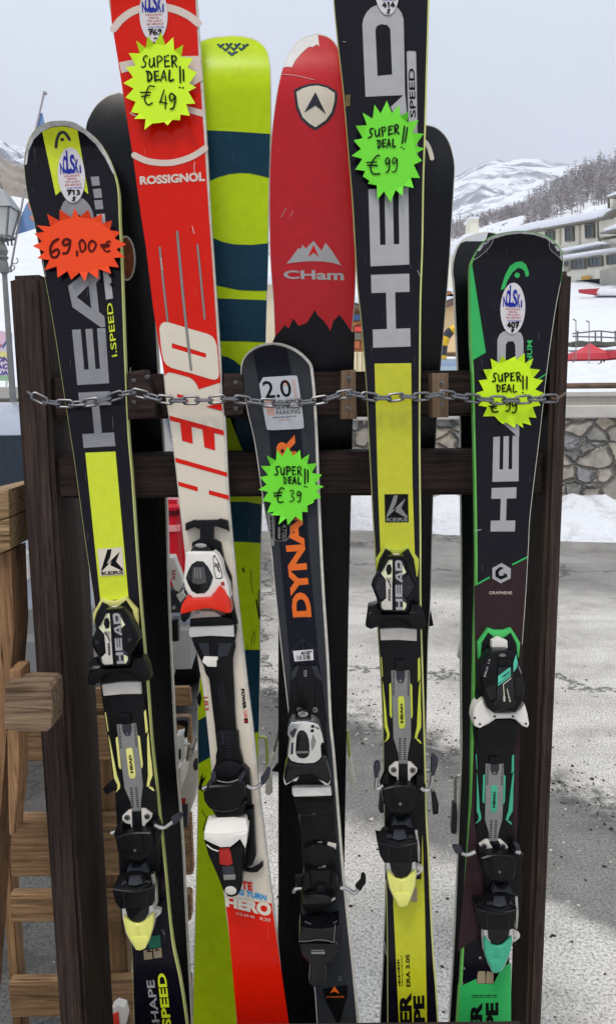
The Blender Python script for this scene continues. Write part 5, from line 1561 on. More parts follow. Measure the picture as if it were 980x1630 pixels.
# --- dark ski behind the green one
sf = rear(369, 480, -.045)
root, b = ski('dark grey ski with a silvery tip half hidden behind the green printed ski', sf,
  "775,368.5 760,371 748,374.5 737,381 728,392 722,410 719.5,432 722,455 724.6,514 728,593 732,670 733,793 734,950 733.5,1100 734,1200 730,1300 726,1412 723,1485 719.5,1550 714.5,1630",
  "775,368.5 790,371 800,378 806,390 808,420 806,560 802,760 800,1000 800,1250 800,1500 800,1630", edgew, baseblk, (1.2, 1.0, 1.5), th=0.010, foot=1750)
b.slab(clip(P("700,360 830,360 830,384 740,384 730,388 715,408"), tip_of(b, 425)), Lz, 0.0002, MATS['pale_tip_print'])
b.build('body', root)
brake(root, sf, P("733,1234 727,1236 724.5,1246 724,1280"), Z((700, 1160, 5.444), "108,648 145,648 152,740 146,900 140,916 98,910 95,860"), -0.012, gry)
p = Part(sf); p.slab(Z((710, 1000, 5.444), "100,262 120,160 135,140 135,262"), -0.02, 0.012, padpl, bevel=0.002); p.build('toe_piece', root)
p = Part(sf); p.slab(P("733,1040 742,1040 742,1240 734,1240"), -0.012, 0.012, blk); p.build('binding_plate', root)

# ======================= front skis: printed sides towards the viewer, leaning on the front of the rack
def front(tip=None, bendto=0, amp=0.02, y0=1.050, k=0.10): return lean(y0, k, tip, bendto, amp if tip else 0)

# --- black and yellow, far left
sf = front(193, 262)
root, b = ski('black ski with grey hatched block letters and yellow panel, leftmost of the front skis', sf,
  "104,192 82,193 64,200 50,214 42,234 38.6,260 41,290 46,321 54,350 71,439 86,521 103,632 120,743 137,868 152,971 171,1143 184,1243 190,1351 203,1450 211,1529 214,1630",
  "104,192 121,196 143,211 161,229 175,254 185,282 189.5,307 191,345 194,407 196.5,479 200,579 205,689 211,761 218,868 224,950 236,1096 243,1186 252,1269 264,1386 275,1498 298,1630", edgey, navy, (0.5, 2.2, 7))
for s in ("64,200 82,193 104,192 121,196 143,211 161,229 175,254 184,279 180,276 168,252 153,230 135,213 116,203 100,200 82,202 66,210 54,222 46,240 43,262 39.5,262 43,234 51,214",):
    b.slab(P(s), Lz, 0.0003, worn)
b.slab(P("67.5,210 82,203 100,201 116,204 123.5,207 141,309 134,303 116,299 104,300 96,305 89,311"), Lz, 0.0002, yel)
b.stroke(P("89.5,234 91,222 95,213 100,210.5 105,213 111,222"), 4.6, Lz * 2, gry, 5)
b.slab(ell(99.5, 222, 3, 2.6), Lz * 2, 0, gry)
for x, y in ((144.5, 281.5), (148, 301), (150, 319)):
    b.slab([(x, y), (x + 13, y - 1), (x + 15, y + 13.5), (x + 2.5, y + 14.5)], Lz, 0, hatch)
head_letters(b, P("92,312 146,312 158,425 106,430"), 'D', Lz, hatch)
head_letters(b, P("107,443 160,438 168,520 118,527"), 'A', Lz, hatch)
head_letters(b, P("115,525 168,522 174,610 123.5,613"), 'E', Lz, hatch)
head_letters(b, P("125,625 175,622.5 184,710 133.5,713"), 'H', Lz, hatch)
hatch2 = mat('grey_hatch_line', (166, 166, 170), .4, var=.05)
def hatchlines(quads):
    for q, n in quads:
        f = quadmap(P(q))
        for i in range(n):
            v = (i + .5) / n
            b.stroke([f(0.09, min(.97, v + .45 / n)), f(.91, max(.03, v - .45 / n))], .7, Lz * 1.5, hatch2, 1)
hatchlines((("124,591 173,589 174,610 124,612", 6), ("117,527 127,527 133,590 123,590", 14), ("159,524 168,523 173,588 166,589", 14), ("126,626 175,624 176,643 127,647", 5), ("134,692 183,690 184,710 135,712", 5), ("148,648 157,647 161,690 149,691", 10)))
b.slab(P("154,341 167,340 180,475 169,477"), Lz, 0, silver)
b.text('i.SUPER', P("175,456 166,352 172,352 181,455"), Lz * 2, blkink, .03)
b.text('i.SPEED', P("178,569 170,483 179,481.5 187,567"), Lz, yel, .008)
b.slab(P("136,720.7 184,718.6 205,953 160,956"), Lz, 0.0002, yel)
kers(b, P("155,874 195,871 198.5,915 160,917"), whitep, blkink, Lz * 2)
K5 = (170, 1440, 5.158)
b.slab(Z(K5, "340,262 437,250 445,345 346,362"), Lz, 0, dkteal)
b.slab(Z(K5, "302,377 368,366 378,445 308,455"), Lz, 0, beige); b.slab(Z(K5, "380,366 448,352 455,432 390,442"), Lz, 0, beige)
b.slab(Z(K5, "322,392 345,370 350,390 372,386"), Lz * 2, 0, blkink); b.slab(Z(K5, "390,385 405,365 415,380 440,372"), Lz * 2, 0, blkink)
b.text('SHAPE', Z(K5, "383,1040 325,622 390,618 445,1036"), Lz, silver, .02)
b.text('i.SPEED', Z(K5, "468,1082 413,565 485,562 540,1078"), Lz, yel, .03)
for pts in ("208,585 206,610", "68,410 73,440", "258,1480 262,1488"): b.stroke(P(pts), .7, Lz * 3, silver)
b.build('body', root)
oval(root, sf, 114, 278.5, 21.5, 44, -4, '713', 'S', 0.0022)
m1 = lambda x, y: ((x - 641) * 1.05 + 641 + knots(y, ((867, -450), (1011, -440), (1225, -423), (1444, -417))),
                   knots(y, ((867, 950), (1011, 1097), (1068, 1153), (1225, 1300), (1444, 1513))) - (x - 641) * .08)
hp = race_binding(root, sf, m1, yelpl, leveryel)
brake(root, sf, P("246,1313 254,1317 262,1317 270,1312 278,1306"), P("272,1304 286,1296 290,1301 286,1308 276,1315"), 0.022, gry)
brake(root, sf, P("189,1323 183,1324 177,1326"), P("163,1258 182,1240 187,1250 183,1258 170,1266"), 0.004, blk)
F1surf = sf

# --- red and white racing ski
sf = front(-70, 20, y0=1.050)
root, b = ski('red and white racing ski with a red jawed white binding and yellow price tag', sf,
  "246,-72 216,-66 194,-50 180,-28 173,-5 178,30 190,96 203,180 214,250 227,350 234,389 246,500 257,564 264,632 275,707 287,814 300,930 314,1043 323,1096 334,1196 344,1310 358,1436 366,1502 377,1630",
  "246,-72 275,-68 296,-52 308,-28 314,0 317,50 320,89 328.6,214 335,335 341,420 350,550 355,640 359,671 364,779 373,886 382,980 393,1079 404,1168 412,1250 428,1386 440,1483 454,1630", edgew, whitep, (1.8, 4.0, 3))
b.slab(P("175,-10 180,-26 195,-46 217,-62 246,-67 274,-63 294,-48 306,-26 311,0 316,89 324.5,214 332,335 338,420 346.5,550 351,608")
       + Z(H, "705,703 525,760 510,725 488,690 450,660 400,645 320,622 268,612 245,622 232,645") + P("255,560 244,490 232,389 225,345 212,250 201,180 188,96 178,36"), Lz, 0.0003, redink)
b.slab(Z(H, "185,240 190,212 205,190 230,177 258,178 420,228 600,280 640,300 665,335 680,380 690,480 700,620 697,650 685,670 660,678 620,670 460,622 290,575 245,548 220,510 205,440 192,330"), Lz * 2, 0.0002, whitep,
       holes=[Z(H, "292,360 440,404 588,450 588,488 440,446 292,402")])
b.slab(Z(H, "338,800 425,822 385,830 338,828"), Lz * 2, 0, redink); b.slab(Z(H, "408,848 436,852 434,868 408,866"), Lz * 2, 0, redink)
b.slab(Z(H, "585,910 720,880 728,948"), Lz * 2, 0, redink)
b.slab(Z(H2, "162,117 630,245 636,290 550,268 558,420 465,392 448,237 352,213 365,362 272,335 255,182 166,158"), Lz, 0, redink)
for s in ("211,480 660,610 664,648 217,522", "237,688 405,735 408,775 242,725", "503,763 675,808 678,848 505,800", "480,38 612,38 620,78"): b.slab(Z(H2, s), Lz, 0, redink)
ring = mat('ring_print', (214, 196, 184), 0.32, var=0.05)
b.stroke(P("181,46 192,32 208,20 226,13 245,9.5 266,12 284,17 302,26 315.5,37"), 12, Lz * 2, ring, 3)
b.stroke(P("214,247 232,255.5 252,259 272,259 292,254.5 310,247 326.5,236"), 10, Lz * 2, ring, 3)
b.slab(Z(A0, "532,278 610,262 610,308 541,326"), Lz * 2, 0, ring); b.slab(Z(A0, "796,250 891,249 904,355 850,390 820,380 868,318 850,308 796,310"), Lz * 2, 0, ring)
b.slab(Z(A0, "800,462 902,490 908,522 830,500"), Lz * 2, 0, ring); b.slab(Z(A0, "578,500 620,520 610,522 582,508"), Lz * 2, 0, ring)
b.text('ROSSIGNOL', Z(A0, "622,786 912,766 914,807 625,824"), Lz * 2, ring, .045)
for s, wd in (("712,263 728,420 747,590", 3.2), ("790,194 818,500 852,806", 4.0), ("880,252 895,400 912,580", 3.2)):
    b.stroke(Z(A3, s), wd, Lz * 3, greypl)
for pts in ("310,258 309,268 312,283", "306,360 309,372", "270,620 272,650", "256,410 259,430"): b.stroke(P(pts), 1.0, Lz * 4, ring)
b.text('183', Z(G2, "385,757 396,878 358,874 344,760"), Lz, darkred, .01)
b.text('POWER', Z(G2, "702,686 720,862 690,866 670,690"), Lz, blkink, .05)
b.text('TURN', Z(G2, "722,868 731,945 702,947 692,870"), Lz, redink, .01)
b.slab(Z(G2, "698,948 732,945 735,985 702,988"), Lz, 0, blkink); b.slab([(c[0], c[1]) for c in ell(391.5, 1147.5, 1.6, 1.6, 0, 10)], Lz * 2, 0, redink)
b.slab(Z(G4, "372,760 775,808 800,980 930,1900 1250,4300 780,4300 480,1900 400,1000"), Lz, 0.0002, redink)
b.text('TE', Z(G4, "512,612 608,626 610,697 514,684"), Lz * 2, redink, .04)
b.text('NG TURN', Z(G4, "440,672 732,735 728,784 438,722"), Lz * 2, cyan, .04)
b.text('HERO', Z(G4, "372,750 772,800 770,925 376,832"), Lz * 2, whitep, .06)
b.text('115-69-96', Z(G4, "470,880 628,915 626,937 470,905"), Lz * 2, ring, 0); b.text('R20', Z(G4, "675,922 765,938 763,968 673,950"), Lz * 2, ring, .0)
b.build('body', root)
oval(root, sf, 244.5, 22, 22.5, 45, -2, '769', '-', 0.002)
bp = Part(sf)
bp.slab(Z(G1, "245,125 320,95 330,100 520,95 545,85 610,102 622,200 605,182 512,152 490,160 488,262 548,290 560,330 300,330 303,292 370,258 372,178 325,158 245,192"), 0.012, 0.012, blk, bevel=0.003)
bp.slab(Z(G1, "550,290 580,440 645,590 650,770 675,880 700,1000 600,1000 540,600 480,350"), 0.010, 0.010, blk, bevel=0.002)
bp.slab(Z(G2, "240,245 615,238 625,330 602,430 602,540 612,700 616,840 612,980 440,985 424,840 395,600 365,560 348,490 298,390 265,310"), 0.010, 0.010, blk, bevel=0.002)
bp.slab(Z(G2, "600,30 620,90 636,180 622,270 600,270 590,60"), 0.012, 0.012, blk, bevel=0.002)
bp.slab(Z(G2, "300,290 395,290 400,400 345,395"), 0.011, 0.002, gry, bevel=0.001); bp.slab(Z(G2, "480,290 600,290 560,400 470,420"), 0.011, 0.002, gry, bevel=0.001)
bp.slab(Z(G2, "335,455 352,410 470,415 473,440 462,440 460,500 385,497"), 0.014, 0.006, whitepl, bevel=0.0015)
bp.slab(Z(G3, "378,-20 562,-20 578,190 395,205"), 0.0095, 0.009, blk, bevel=0.001)
bp.slab(Z(G3, "395,205 430,178 480,168 550,175 595,200 605,340 632,430 645,520 380,520 400,460 398,400 410,350"), 0.012, 0.011, blk, bevel=0.0018)
for k in range(9):
    x, y = 470 + k * 3, 640 + k * 24
    bp.stroke(Z(G2, f"{x},{y} {x+22},{y+14} {x+6},{y+22}"), .8, 0.0104, gry, 1); bp.stroke(Z(G2, f"{x+46},{y-20} {x+30},{y-8} {x+52},{y+6}"), .8, 0.0104, gry, 1)
    bp.stroke(Z(G3, f"{485+k},{240+k*22} {525+k*2},{236+k*22}"), .8, 0.0124, gry, 1)
    if k < 4: bp.slab(Z(G3, f"{455},{205+k*26} {474},{203+k*26} {474},{215+k*26} {455},{217+k*26}"), 0.0124, 0, gry)
bp.slab(Z(G3, "560,200 612,420 700,560 720,980 600,980 560,560"), 0.008, 0.007, blk, bevel=0.002)
bp.slab(Z(G4, "540,512 600,516 660,485 700,448 700,490 650,540 600,542 540,532"), 0.008, 0.006, blk, bevel=0.0015)
bp.slab(Z(G4, "556,-10 618,-10 640,400 612,478 560,505 536,500 560,300 572,150"), 0.016, 0.015, blk, bevel=0.003)
bp.build('binding_plate', root)
t = Part(sf)
t.slab(Z(G1, "245,382 300,372 490,374 520,400 555,460 575,560 595,610 618,660 632,780 540,700 495,740 470,772 310,780 265,740 245,700 225,620 238,520"), 0.040, 0.036, whitepl, bevel=0.004, seg=3)
t.slab(Z(G1, "298,482 345,452 400,455 440,500 470,555 486,592 470,650 445,702 410,732 342,736 300,712 270,655 249,600 268,540"), 0.0405, 0.001, blk2, bevel=0.0004)
t.slab(Z(G1, "312,505 408,505 428,640 355,655 302,640"), 0.0412, 0.001, clear, bevel=0.0004)
for k in range(3): t.stroke(Z(G1, f"{330+k*22},520 {332+k*24},600"), 1.6, 0.0416, greypl, 1)
t.slab(Z(G1, "484,430 490,405 500,400 530,450 560,530 570,590 556,606 510,606 495,560"), 0.0403, 0.0004, blkink)
t.slab(Z(G1, "490,432 500,412 526,458 553,532 562,586 552,598 514,598 501,556"), 0.0408, 0.0003, whitepl)
t.stroke(Z(G1, "502,470 545,545"), 1.6, 0.0413, blkink, 1); t.stroke(Z(G1, "498,500 540,470 528,520 545,545"), 1.4, 0.0414, blkink, 3)
t.slab(Z(G1, "318,320 340,308 400,306 440,325 490,372 285,374 300,340"), 0.030, 0.02, blk2, bevel=0.003)
t.slab([(a, c) for a, c in ell(250 + 378 / 5.444, 810 + 318 / 5.444, 9.5, 3.6, 0, 20)], 0.033, 0.006, steel, bevel=0.001)
t.slab(Z(G1, "552,640 580,628 585,660 556,668"), 0.0415, 0.0005, darkred)
t.slab(Z(G2, "240,42 280,12 440,18 503,65 370,72 240,82"), 0.018, 0.006, padpl, bevel=0.001)
t.slab([(a, c) for a, c in ell(314.5, 974, 4, 3.8, 0, 16)], 0.0186, 0.001, steeldk)
t.slab(Z(G2, "230,85 370,72 500,64 580,78 606,100 602,138 420,142 230,152"), 0.020, 0.014, blk, bevel=0.002)
tp = t.build('toe_piece', root)
j = Part(sf)
j.slab(Z(G1, "200,885 215,830 240,790 268,748 285,775 330,785 400,780 470,768 495,740 515,700 537,668 580,700 610,760 635,830 640,900 600,908 545,888 490,872 420,862 370,875 310,888 210,916"), 0.046, 0.030, redpl, bevel=0.005, seg=3)
j.slab(Z(G1, "200,912 240,908 285,900 270,955 235,990 205,965"), 0.034, 0.02, blk, bevel=0.002)
j.build('toe_jaw', tp)
j = Part(sf); j.slab(Z(G2, "218,172 240,152 400,146 606,138 613,242 400,232 235,246 220,228"), 0.019, 0.013, whitepl, bevel=0.003); j.build('glide_pad', tp)
h = Part(sf)
h.slab(Z(G3, "355,640 362,560 385,505 430,462 500,442 570,448 630,480 690,545 700,640 705,760 560,820 360,760"), 0.017, 0.016, blk, bevel=0.003)
h.slab(Z(G3, "290,735 335,662 400,655 510,652 600,600 650,640 655,760 600,860 560,882 470,895 378,885 335,850 298,795"), 0.036, 0.03, blk, bevel=0.005, seg=3)
h.slab(Z(G3, "355,560 400,545 405,630 360,650"), 0.024, 0.008, gry, bevel=0.002); h.slab(Z(G3, "590,600 640,540 655,560 610,650"), 0.036, 0.008, gry, bevel=0.002)
h.stroke(Z(G3, "415,612 450,622 510,628 560,615 592,604"), 1.6, 0.0365, steel)
h.slab(Z(G3, "560,850 640,800 660,820 640,910 480,930"), 0.030, 0.02, blk, bevel=0.003)
h.slab(Z(G4, "255,0 480,0 550,40 480,60 300,70"), 0.030, 0.02, blk, bevel=0.003)
h.slab(Z(G4, "188,200 300,212 400,212 512,196 566,190 560,280 545,340 500,258 420,322 330,326 250,290 186,256"), 0.050, 0.040, whitepl, bevel=0.004, seg=2)
h.slab(Z(G4, "312,38 340,26 430,26 452,40 472,62 552,72 570,160 566,188 512,194 400,210 300,210 188,198 200,140 220,88 292,72"), slope(1294, 1328, .024, .049), 0.014, whitepl, bevel=0.003, seg=2)
hp = h.build('heel_piece', root)
l_ = Part(sf)
l_.slab(Z(G4, "186,258 250,292 330,328 420,324 505,258 532,300 535,320 520,400 522,640 505,700 480,742 430,760 392,752 352,695 290,540 228,400"), 0.044, 0.034, blk, bevel=0.004, seg=3)
l_.slab(Z(G4, "318,334 408,326 425,390 437,465 400,482 325,470"), 0.0452, 0.002, darkred, bevel=0.0012)
l_.slab(Z(G4, "345,488 445,482 460,600 360,606"), 0.0450, 0.001, gry, bevel=0.0005); l_.slab(Z(G4, "356,560 460,556 461,600 360,605"), 0.0455, 0.001, greypl, bevel=0.0004)
l_.slab(ell(290 + 420 / 5.444, 1290 + 698 / 5.444, 9.3, 6.4, 8, 24), 0.0460, 0.003, padpl, bevel=0.001)
l_.stroke(Z(G4, "215,300 260,335 310,352"), 2.0, 0.0446, whitepl)
l_.build('heel_lever', hp)
brake(root, sf, Z(G3, "665,658 700,672 745,676 790,645 840,590"), Z(G3, "785,605 820,555 850,510 872,520 868,570 830,640 795,662"), 0.020, gry)
p = Part(sf); p.ptube(Z(G3, "345,660 310,672 285,684"), 0.018, 0.0024, steel); p.build('brake_arm', root)
F2surf = sf

# --- short charcoal ski, orange letters
sf = front(545, 600, 0.016)
root, b = ski('shortest ski, charcoal with orange lettering and a chrome toe binding, in the middle', sf,
  "436,545 422,546.5 408,551 396,559 388,569 384,580 383,595 386,614 394,657 402,690 408,724 414.5,771 421,815 431,874 435,917 441,974 447,1031 450,1058 460,1147 474.5,1288 484,1373 493,1480 500,1574 504,1630",
  "436,545 448,546.5 461,550.5 475,558 488,569 496.5,581 499,596 502,628 505,680 507,729 509.5,794 513,876 517,950 520.5,1003 524,1060 528,1150 533,1200 541,1302 549,1400 556.5,1472 572,1630", edgew, charcoal, (1.4, 4.4, 3.5))
b.slab(P("403,561 415,553 436,551 456,554 463,590 470,640 479,684 492,880 507,1050 520,1150 478,1150 461,1050 446,880 428,688 410,600"), Lz, 0.0002, mat('black_print_band', (22, 23, 34), 0.34, var=0.2, dirt=0.08))
b.text('DYNASTAR', P("466,984 437,695 469,692 496,982"), Lz * 2, orange, .045)
for s in ("435,1100 290,1252", "435,1100 612,1252", "435,1100 442,1400"): b.stroke(Z(E3, s), 1.0, Lz * 2, gry, 1)
for s in ("268,905 300,915 345,905", "490,888 550,890", "300,860 480,858"): b.stroke(Z(E3, s), 1.0, Lz * 3, charcoal, 3)
b.slab(Z(E6, "405,905 470,890 600,870 602,960 570,1050 540,1176 520,1176 440,1010"), Lz, 0, blkink)
b.slab(Z(E6, "500,880 540,940 500,922 465,936"), Lz * 2, 0, orange); b.text('DYNASTAR', Z(E6, "440,960 578,958 578,970 440,972"), Lz * 2, orange, .02)
b.stroke(Z(E6, "560,790 558,845 522,845"), 1.0, Lz * 2, gry, 1)
for x in (532, 545):
    for y in (805, 825): b.slab(Z(E6, f"{x},{y} {x+7},{y} {x+7},{y+9} {x},{y+9}"), Lz * 2, 0, greypl)
b.build('body', root)
q = Part(sf)
q.slab(chaikin(Z(E1, "252,436 430,424 620,412 634,430 668,670 699,912 684,934 510,942 345,950 330,930 290,690"), 1), 0.0016, 0.0004, labels)
q.text('2.0', Z(E1, "285,470 560,455 580,620 318,640"), 0.0022, blkink, .01)
q.slab(ell(455, 609, 4, 4.6, 20, 12), 0.0022, 0, mat('faded_orange_print', (206, 150, 128), 0.5))
q.text('NOLSKI', Z(E1, "600,625 575,462 608,455 632,620"), 0.0022, MATS['faded_orange_print'], .01)
q.text('SKI', Z(E1, "340,805 318,655 395,648 412,800"), 0.0022, MATS['faded_orange_print'], .04)
q.text('RENTAL', Z(E1, "408,655 628,640 632,678 412,695"), 0.0022, blkink, 0); q.text('SERVICE', Z(E1, "416,708 648,695 652,735 420,748"), 0.0022, blkink, 0)
q.text('PARKING', Z(E1, "424,758 658,742 663,784 428,800"), 0.0022, blkink, 0)
q.text('+39 0166 691210', Z(E1, "385,818 618,803 619,818 386,834"), 0.0022, blkink, .02); q.text('CERVINIA', Z(E1, "445,842 568,835 568,850 446,858"), 0.0022, MATS['faded_orange_print'], .01)
q.build('sticker', root)
q = Part(sf)
q.slab(Z(E2, "285,850 440,850 440,1040 425,1085 398,1112 300,1112 283,1085"), 0.0016, 0.0004, greypl); q.slab(Z(E2, "290,850 435,850 435,1038 420,1080 395,1106 303,1106 289,1082"), 0.0021, 0.0002, blkink)
q.text('4700', Z(E2, "405,945 405,1098 360,1098 360,945"), 0.0026, greypl, 0); q.bars(Z(E2, "345,975 345,1092 318,1092 318,975"), 8, 0.0026, greypl)
q.slab(Z(E2, "215,840 275,835 285,1150 250,1165"), 0.0016, 0.0004, greypl); q.bars(Z(E2, "262,860 275,1090 250,1090 238,860"), 8, 0.0022, blkink)
q.build('sticker', root)
q = Part(sf)
q.slab(Z(E3, "322,1234 545,1216 553,1335 341,1350"), 0.0016, 0.0004, labelw)
q.text('410°', Z(E3, "408,1238 530,1228 533,1272 411,1280"), 0.0022, blkink, .04)
f = quadmap(Z(E3, "362,1285 518,1278 520,1328 365,1336"))
for k in range(26):
    if random.random() < .62:
        u0 = k / 26; u1 = u0 + random.choice((.018, .03))
        q.slab([f(u0, 0), f(u1, 0), f(u1, 1), f(u0, 1)], 0.0022, 0, blkink)
q.build('sticker', root)
bp = Part(sf)
bp.slab(Z(E4, "345,118 400,106 520,108 575,118 605,230 640,620 690,1290 385,1290 320,760 318,560"), 0.005, 0.005, blk, bevel=0.001)
bp.slab(Z(E4, "352,160 400,108 412,112 385,200 350,235 340,232"), 0.008, 0.003, gry, bevel=0.001); bp.slab(Z(E4, "515,112 570,112 612,232 600,238 555,200"), 0.008, 0.003, gry, bevel=0.001)
for s in ("350,240 385,235 390,520 360,520", "400,230 500,230 510,470 400,470", "540,240 590,240 605,500 545,500"): bp.slab(Z(E4, s), 0.0062, 0.0012, blk, bevel=0.0006)
for x, y in ((415, 490), (552, 491)):
    c = (400 + x / 5.444, 1040 + y / 5.444)
    bp.slab(ell(c[0], c[1], 4.4, 4.4, 0, 16), 0.0066, 0.0016, steeldk, bevel=0.0004); bp.stroke([(c[0] - 2.4, c[1]), (c[0] + 2.4, c[1])], .9, 0.0070, blkink, 1); bp.stroke([(c[0], c[1] - 2.4), (c[0], c[1] + 2.4)], .9, 0.0071, blkink, 1)
bp.text('12', Z(E4, "455,145 480,145 480,180 455,180"), 0.0056, silver, .02); bp.slab(Z(E4, "455,188 480,188 480,200 455,200"), 0.0056, 0, greypl)
bp.slab(Z(E5, "330,345 640,335 652,600 665,740 690,1000 415,1000 372,480"), 0.005, 0.005, blk, bevel=0.001)
bp.slab(Z(E5, "375,480 600,480 640,480 650,700 420,720"), 0.0056, 0.001, blk, bevel=0.0006)
bp.slab(Z(E5, "472,462 500,460 500,478 472,480"), 0.0062, 0, gry); bp.slab(Z(E5, "515,685 552,682 555,705 518,708"), 0.0064, 0, greypl)
bp.slab(Z(E5, "597,690 662,705 658,745 585,722"), 0.0075, 0.002, padpl, bevel=0.0008)
bp.build('binding_plate', root)
t = Part(sf)
t.slab(Z(E4, "345,602 400,592 470,590 540,602 570,618 590,645 610,700 628,780 612,772 600,800 608,895 585,925 545,950 470,955 400,950 345,932 312,892 332,740 312,700 322,642"), 0.038, 0.036, chrome, bevel=0.005, seg=3)
t.slab(chaikin(Z(E4, "385,780 395,690 430,662 472,680 500,745 506,860 490,900 440,916 396,896 380,850"), 2), 0.0386, 0.001, blk2, bevel=0.0004)
t.bars(Z(E4, "392,845 495,843 495,868 392,870"), 8, 0.0392, greypl)
t.slab(Z(E4, "518,622 545,622 545,645 516,645"), 0.0386, 0.0004, blkink); t.slab(Z(E4, "514,660 542,660 540,684 512,684"), 0.0386, 0.0004, blkink); t.text('LOOK', Z(E4, "552,625 590,650 585,668 550,645"), 0.0386, blkink, .04)
t.slab(Z(E4, "330,690 372,650 395,655 380,700 365,735 345,720"), 0.0386, 0.0004, gry); t.slab(Z(E4, "515,770 535,700 560,760 545,810 520,850"), 0.0386, 0.0004, greypl); t.slab(Z(E4, "345,780 365,770 362,870 338,880"), 0.0386, 0.0004, gry)
t.slab(Z(E4, "372,590 382,560 410,545 485,545 512,558 520,590 470,592 400,594"), 0.030, 0.02, blk2, bevel=0.003)
t.slab(ell(482, 1137, 8.4, 4.4, 0, 22), 0.034, 0.010, steel, bevel=0.0014)
t.slab(ell(482, 1136, 5.2, 2.6, 0, 18), 0.0346, 0.001, steeldk)
t.slab(Z(E5, "285,60 318,66 400,78 500,68 552,28 585,50 605,120 620,200 600,240 520,200 470,165 360,180 270,242 252,190 262,110"), 0.034, 0.028, blk2, bevel=0.004, seg=3)
t.slab(Z(E5, "250,198 300,206 375,178 352,215 318,218 268,248 256,232"), 0.030, 0.02, whitepl, bevel=0.002); t.slab(Z(E5, "520,202 570,212 618,195 612,235 600,248 575,246"), 0.030, 0.02, whitepl, bevel=0.002)
tp = t.build('toe_piece', root)
j = Part(sf); j.slab(Z(E5, "315,278 345,264 470,262 610,264 622,280 627,330 470,332 330,338 318,320"), 0.014, 0.010, whitepl, bevel=0.003); j.build('glide_pad', tp)
h = Part(sf)
h.slab(Z(E5, "412,742 480,706 560,710 648,745 668,920 420,930"), 0.012, 0.011, blk, bevel=0.002)
h.slab(Z(E6, "262,-20 505,-20 532,80 515,230 480,262 290,330 240,260 240,170"), 0.020, 0.016, blk, bevel=0.003)
for s in ("268,0 300,0 318,110 262,150", "350,110 380,90 425,95 430,170 350,170", "480,0 515,0 520,110 470,120"): h.slab(Z(E6, s), 0.027, 0.010, blk, bevel=0.002)
h.slab(Z(E6, "255,172 415,166 505,200 482,238 258,246"), 0.032, 0.018, blk2, bevel=0.003)
h.slab(Z(E6, "472,205 505,185 508,205 480,222"), 0.034, 0.003, steel, bevel=0.0006)
h.slab(Z(E6, "238,240 262,250 292,350 250,362"), 0.012, 0.006, gry, bevel=0.001)
for s in ("520,885 545,883 545,893 520,895", "552,872 580,870 580,884 552,886"): h.slab(Z(E5, s), 0.0126, 0, greypl)
h.slab(Z(E6, "232,412 300,428 400,432 500,418 540,402 535,450 520,520 500,545 360,535 224,536 228,450"), 0.042, 0.034, blk2, bevel=0.003, seg=2)
h.slab(Z(E6, "238,372 270,372 310,340 430,336 470,362 522,362 540,392 538,402 500,416 400,430 300,426 234,410"), slope(1459, 1478, .020, .041), 0.012, blk2, bevel=0.002, seg=2)
h.stroke(Z(E6, "270,376 330,400 400,408 470,398 520,372"), 1.0, slope(1459, 1478, .021, .0418)(0, 1470), greypl)
h.stroke(Z(E6, "226,532 300,530 360,520 430,522 490,540"), 1.0, .0426, greypl)
h.stroke(Z(E6, "505,400 500,470 495,540"), .8, .0426, greypl)
hp = h.build('heel_piece', root)
l_ = Part(sf)
l_.slab(Z(E6, "224,540 360,540 500,545 528,580 530,620 515,665 440,722 440,850 425,885 370,900 325,885 302,860 312,712 250,650 232,600"), 0.034, 0.026, blk2, bevel=0.004, seg=3)
l_.bars(Z(E6, "320,596 426,596 426,608 320,608"), 8, 0.0345, greypl); l_.slab(Z(E6, "320,613 426,613 426,630 320,630"), 0.0345, 0, greypl)
l_.build('heel_lever', hp)
brake(root, sf, Z(E6, "545,116 575,114 598,122 655,155 688,122"), Z(E6, "664,115 690,85 706,66 710,28 728,14 746,30 746,82 730,102 704,145"), 0.012, blk)
brake(root, sf, Z(E6, "262,116 215,118 192,128 182,152"), Z(E6, "195,40 250,30 255,105 200,110"), 0.008, blk)
F3surf = sf

# --- tall yellow panelled ski
sf = front(-120, -30)
root, b = ski('tallest black ski with big pale block letters above a plain yellow panel', sf,
  "600,-124 572,-118 550,-102 536,-78 529,-50 531,0 536,54 546,143 555,250 562,336 568,443 575,514 582,600 587.5,707 593,814 598,900 601,998 605,1060 608,1120 610.5,1200 612,1319 615,1420 616.5,1520 617,1630",
  "600,-124 632,-120 658,-104 674,-80 682,-50 683,0 680,107 677.5,200 674.5,290 673,389 670,479 669,586 668.6,707 670,850 670,917 670.5,965 673,1060 675,1122 677,1200 679.5,1300 683,1365 687,1460 691,1530 698,1630", edgey, navy, (0.6, 2.8, 3))
N1 = (550, 0, 6.533); N2 = (550, 150, 7)
b.slab(Z(N1, "205,1006 188,620 172,250 185,190 215,130 260,82 320,52 400,40 480,52 540,80 580,135 600,200 606,480 615,988"), Lz, 0.0002, silver, holes=[Z(N1, "330,790 318,540 308,310 325,268 370,250 430,260 462,300 472,540 482,775")])
b.slab(Z(N1, "600,988 617,986 632,1150 640,1330 560,1330 465,1112"), Lz, 0.0002, silver)
head_letters(b, P("586,301 649.5,298 651,421 589.5,424"), 'E', Lz, silver)
head_letters(b, P("590,437.5 651,435.5 653,551.5 593.6,553.5"), 'H', Lz, silver)
b.slab(Z(N1, "630,540 645,528 720,530 732,545 740,900 752,1700 660,1700 640,1000"), Lz, 0.0002, greypl)
b.slab(Z(N1, "636,546 648,535 716,537 726,550 733,900 745,1690 666,1690 646,1000"), Lz * 1.6, 0.0002, silver)
b.text('SPEED', Z(N1, "668,1222 650,712 715,710 728,1220"), Lz * 2.4, blkink, .015)
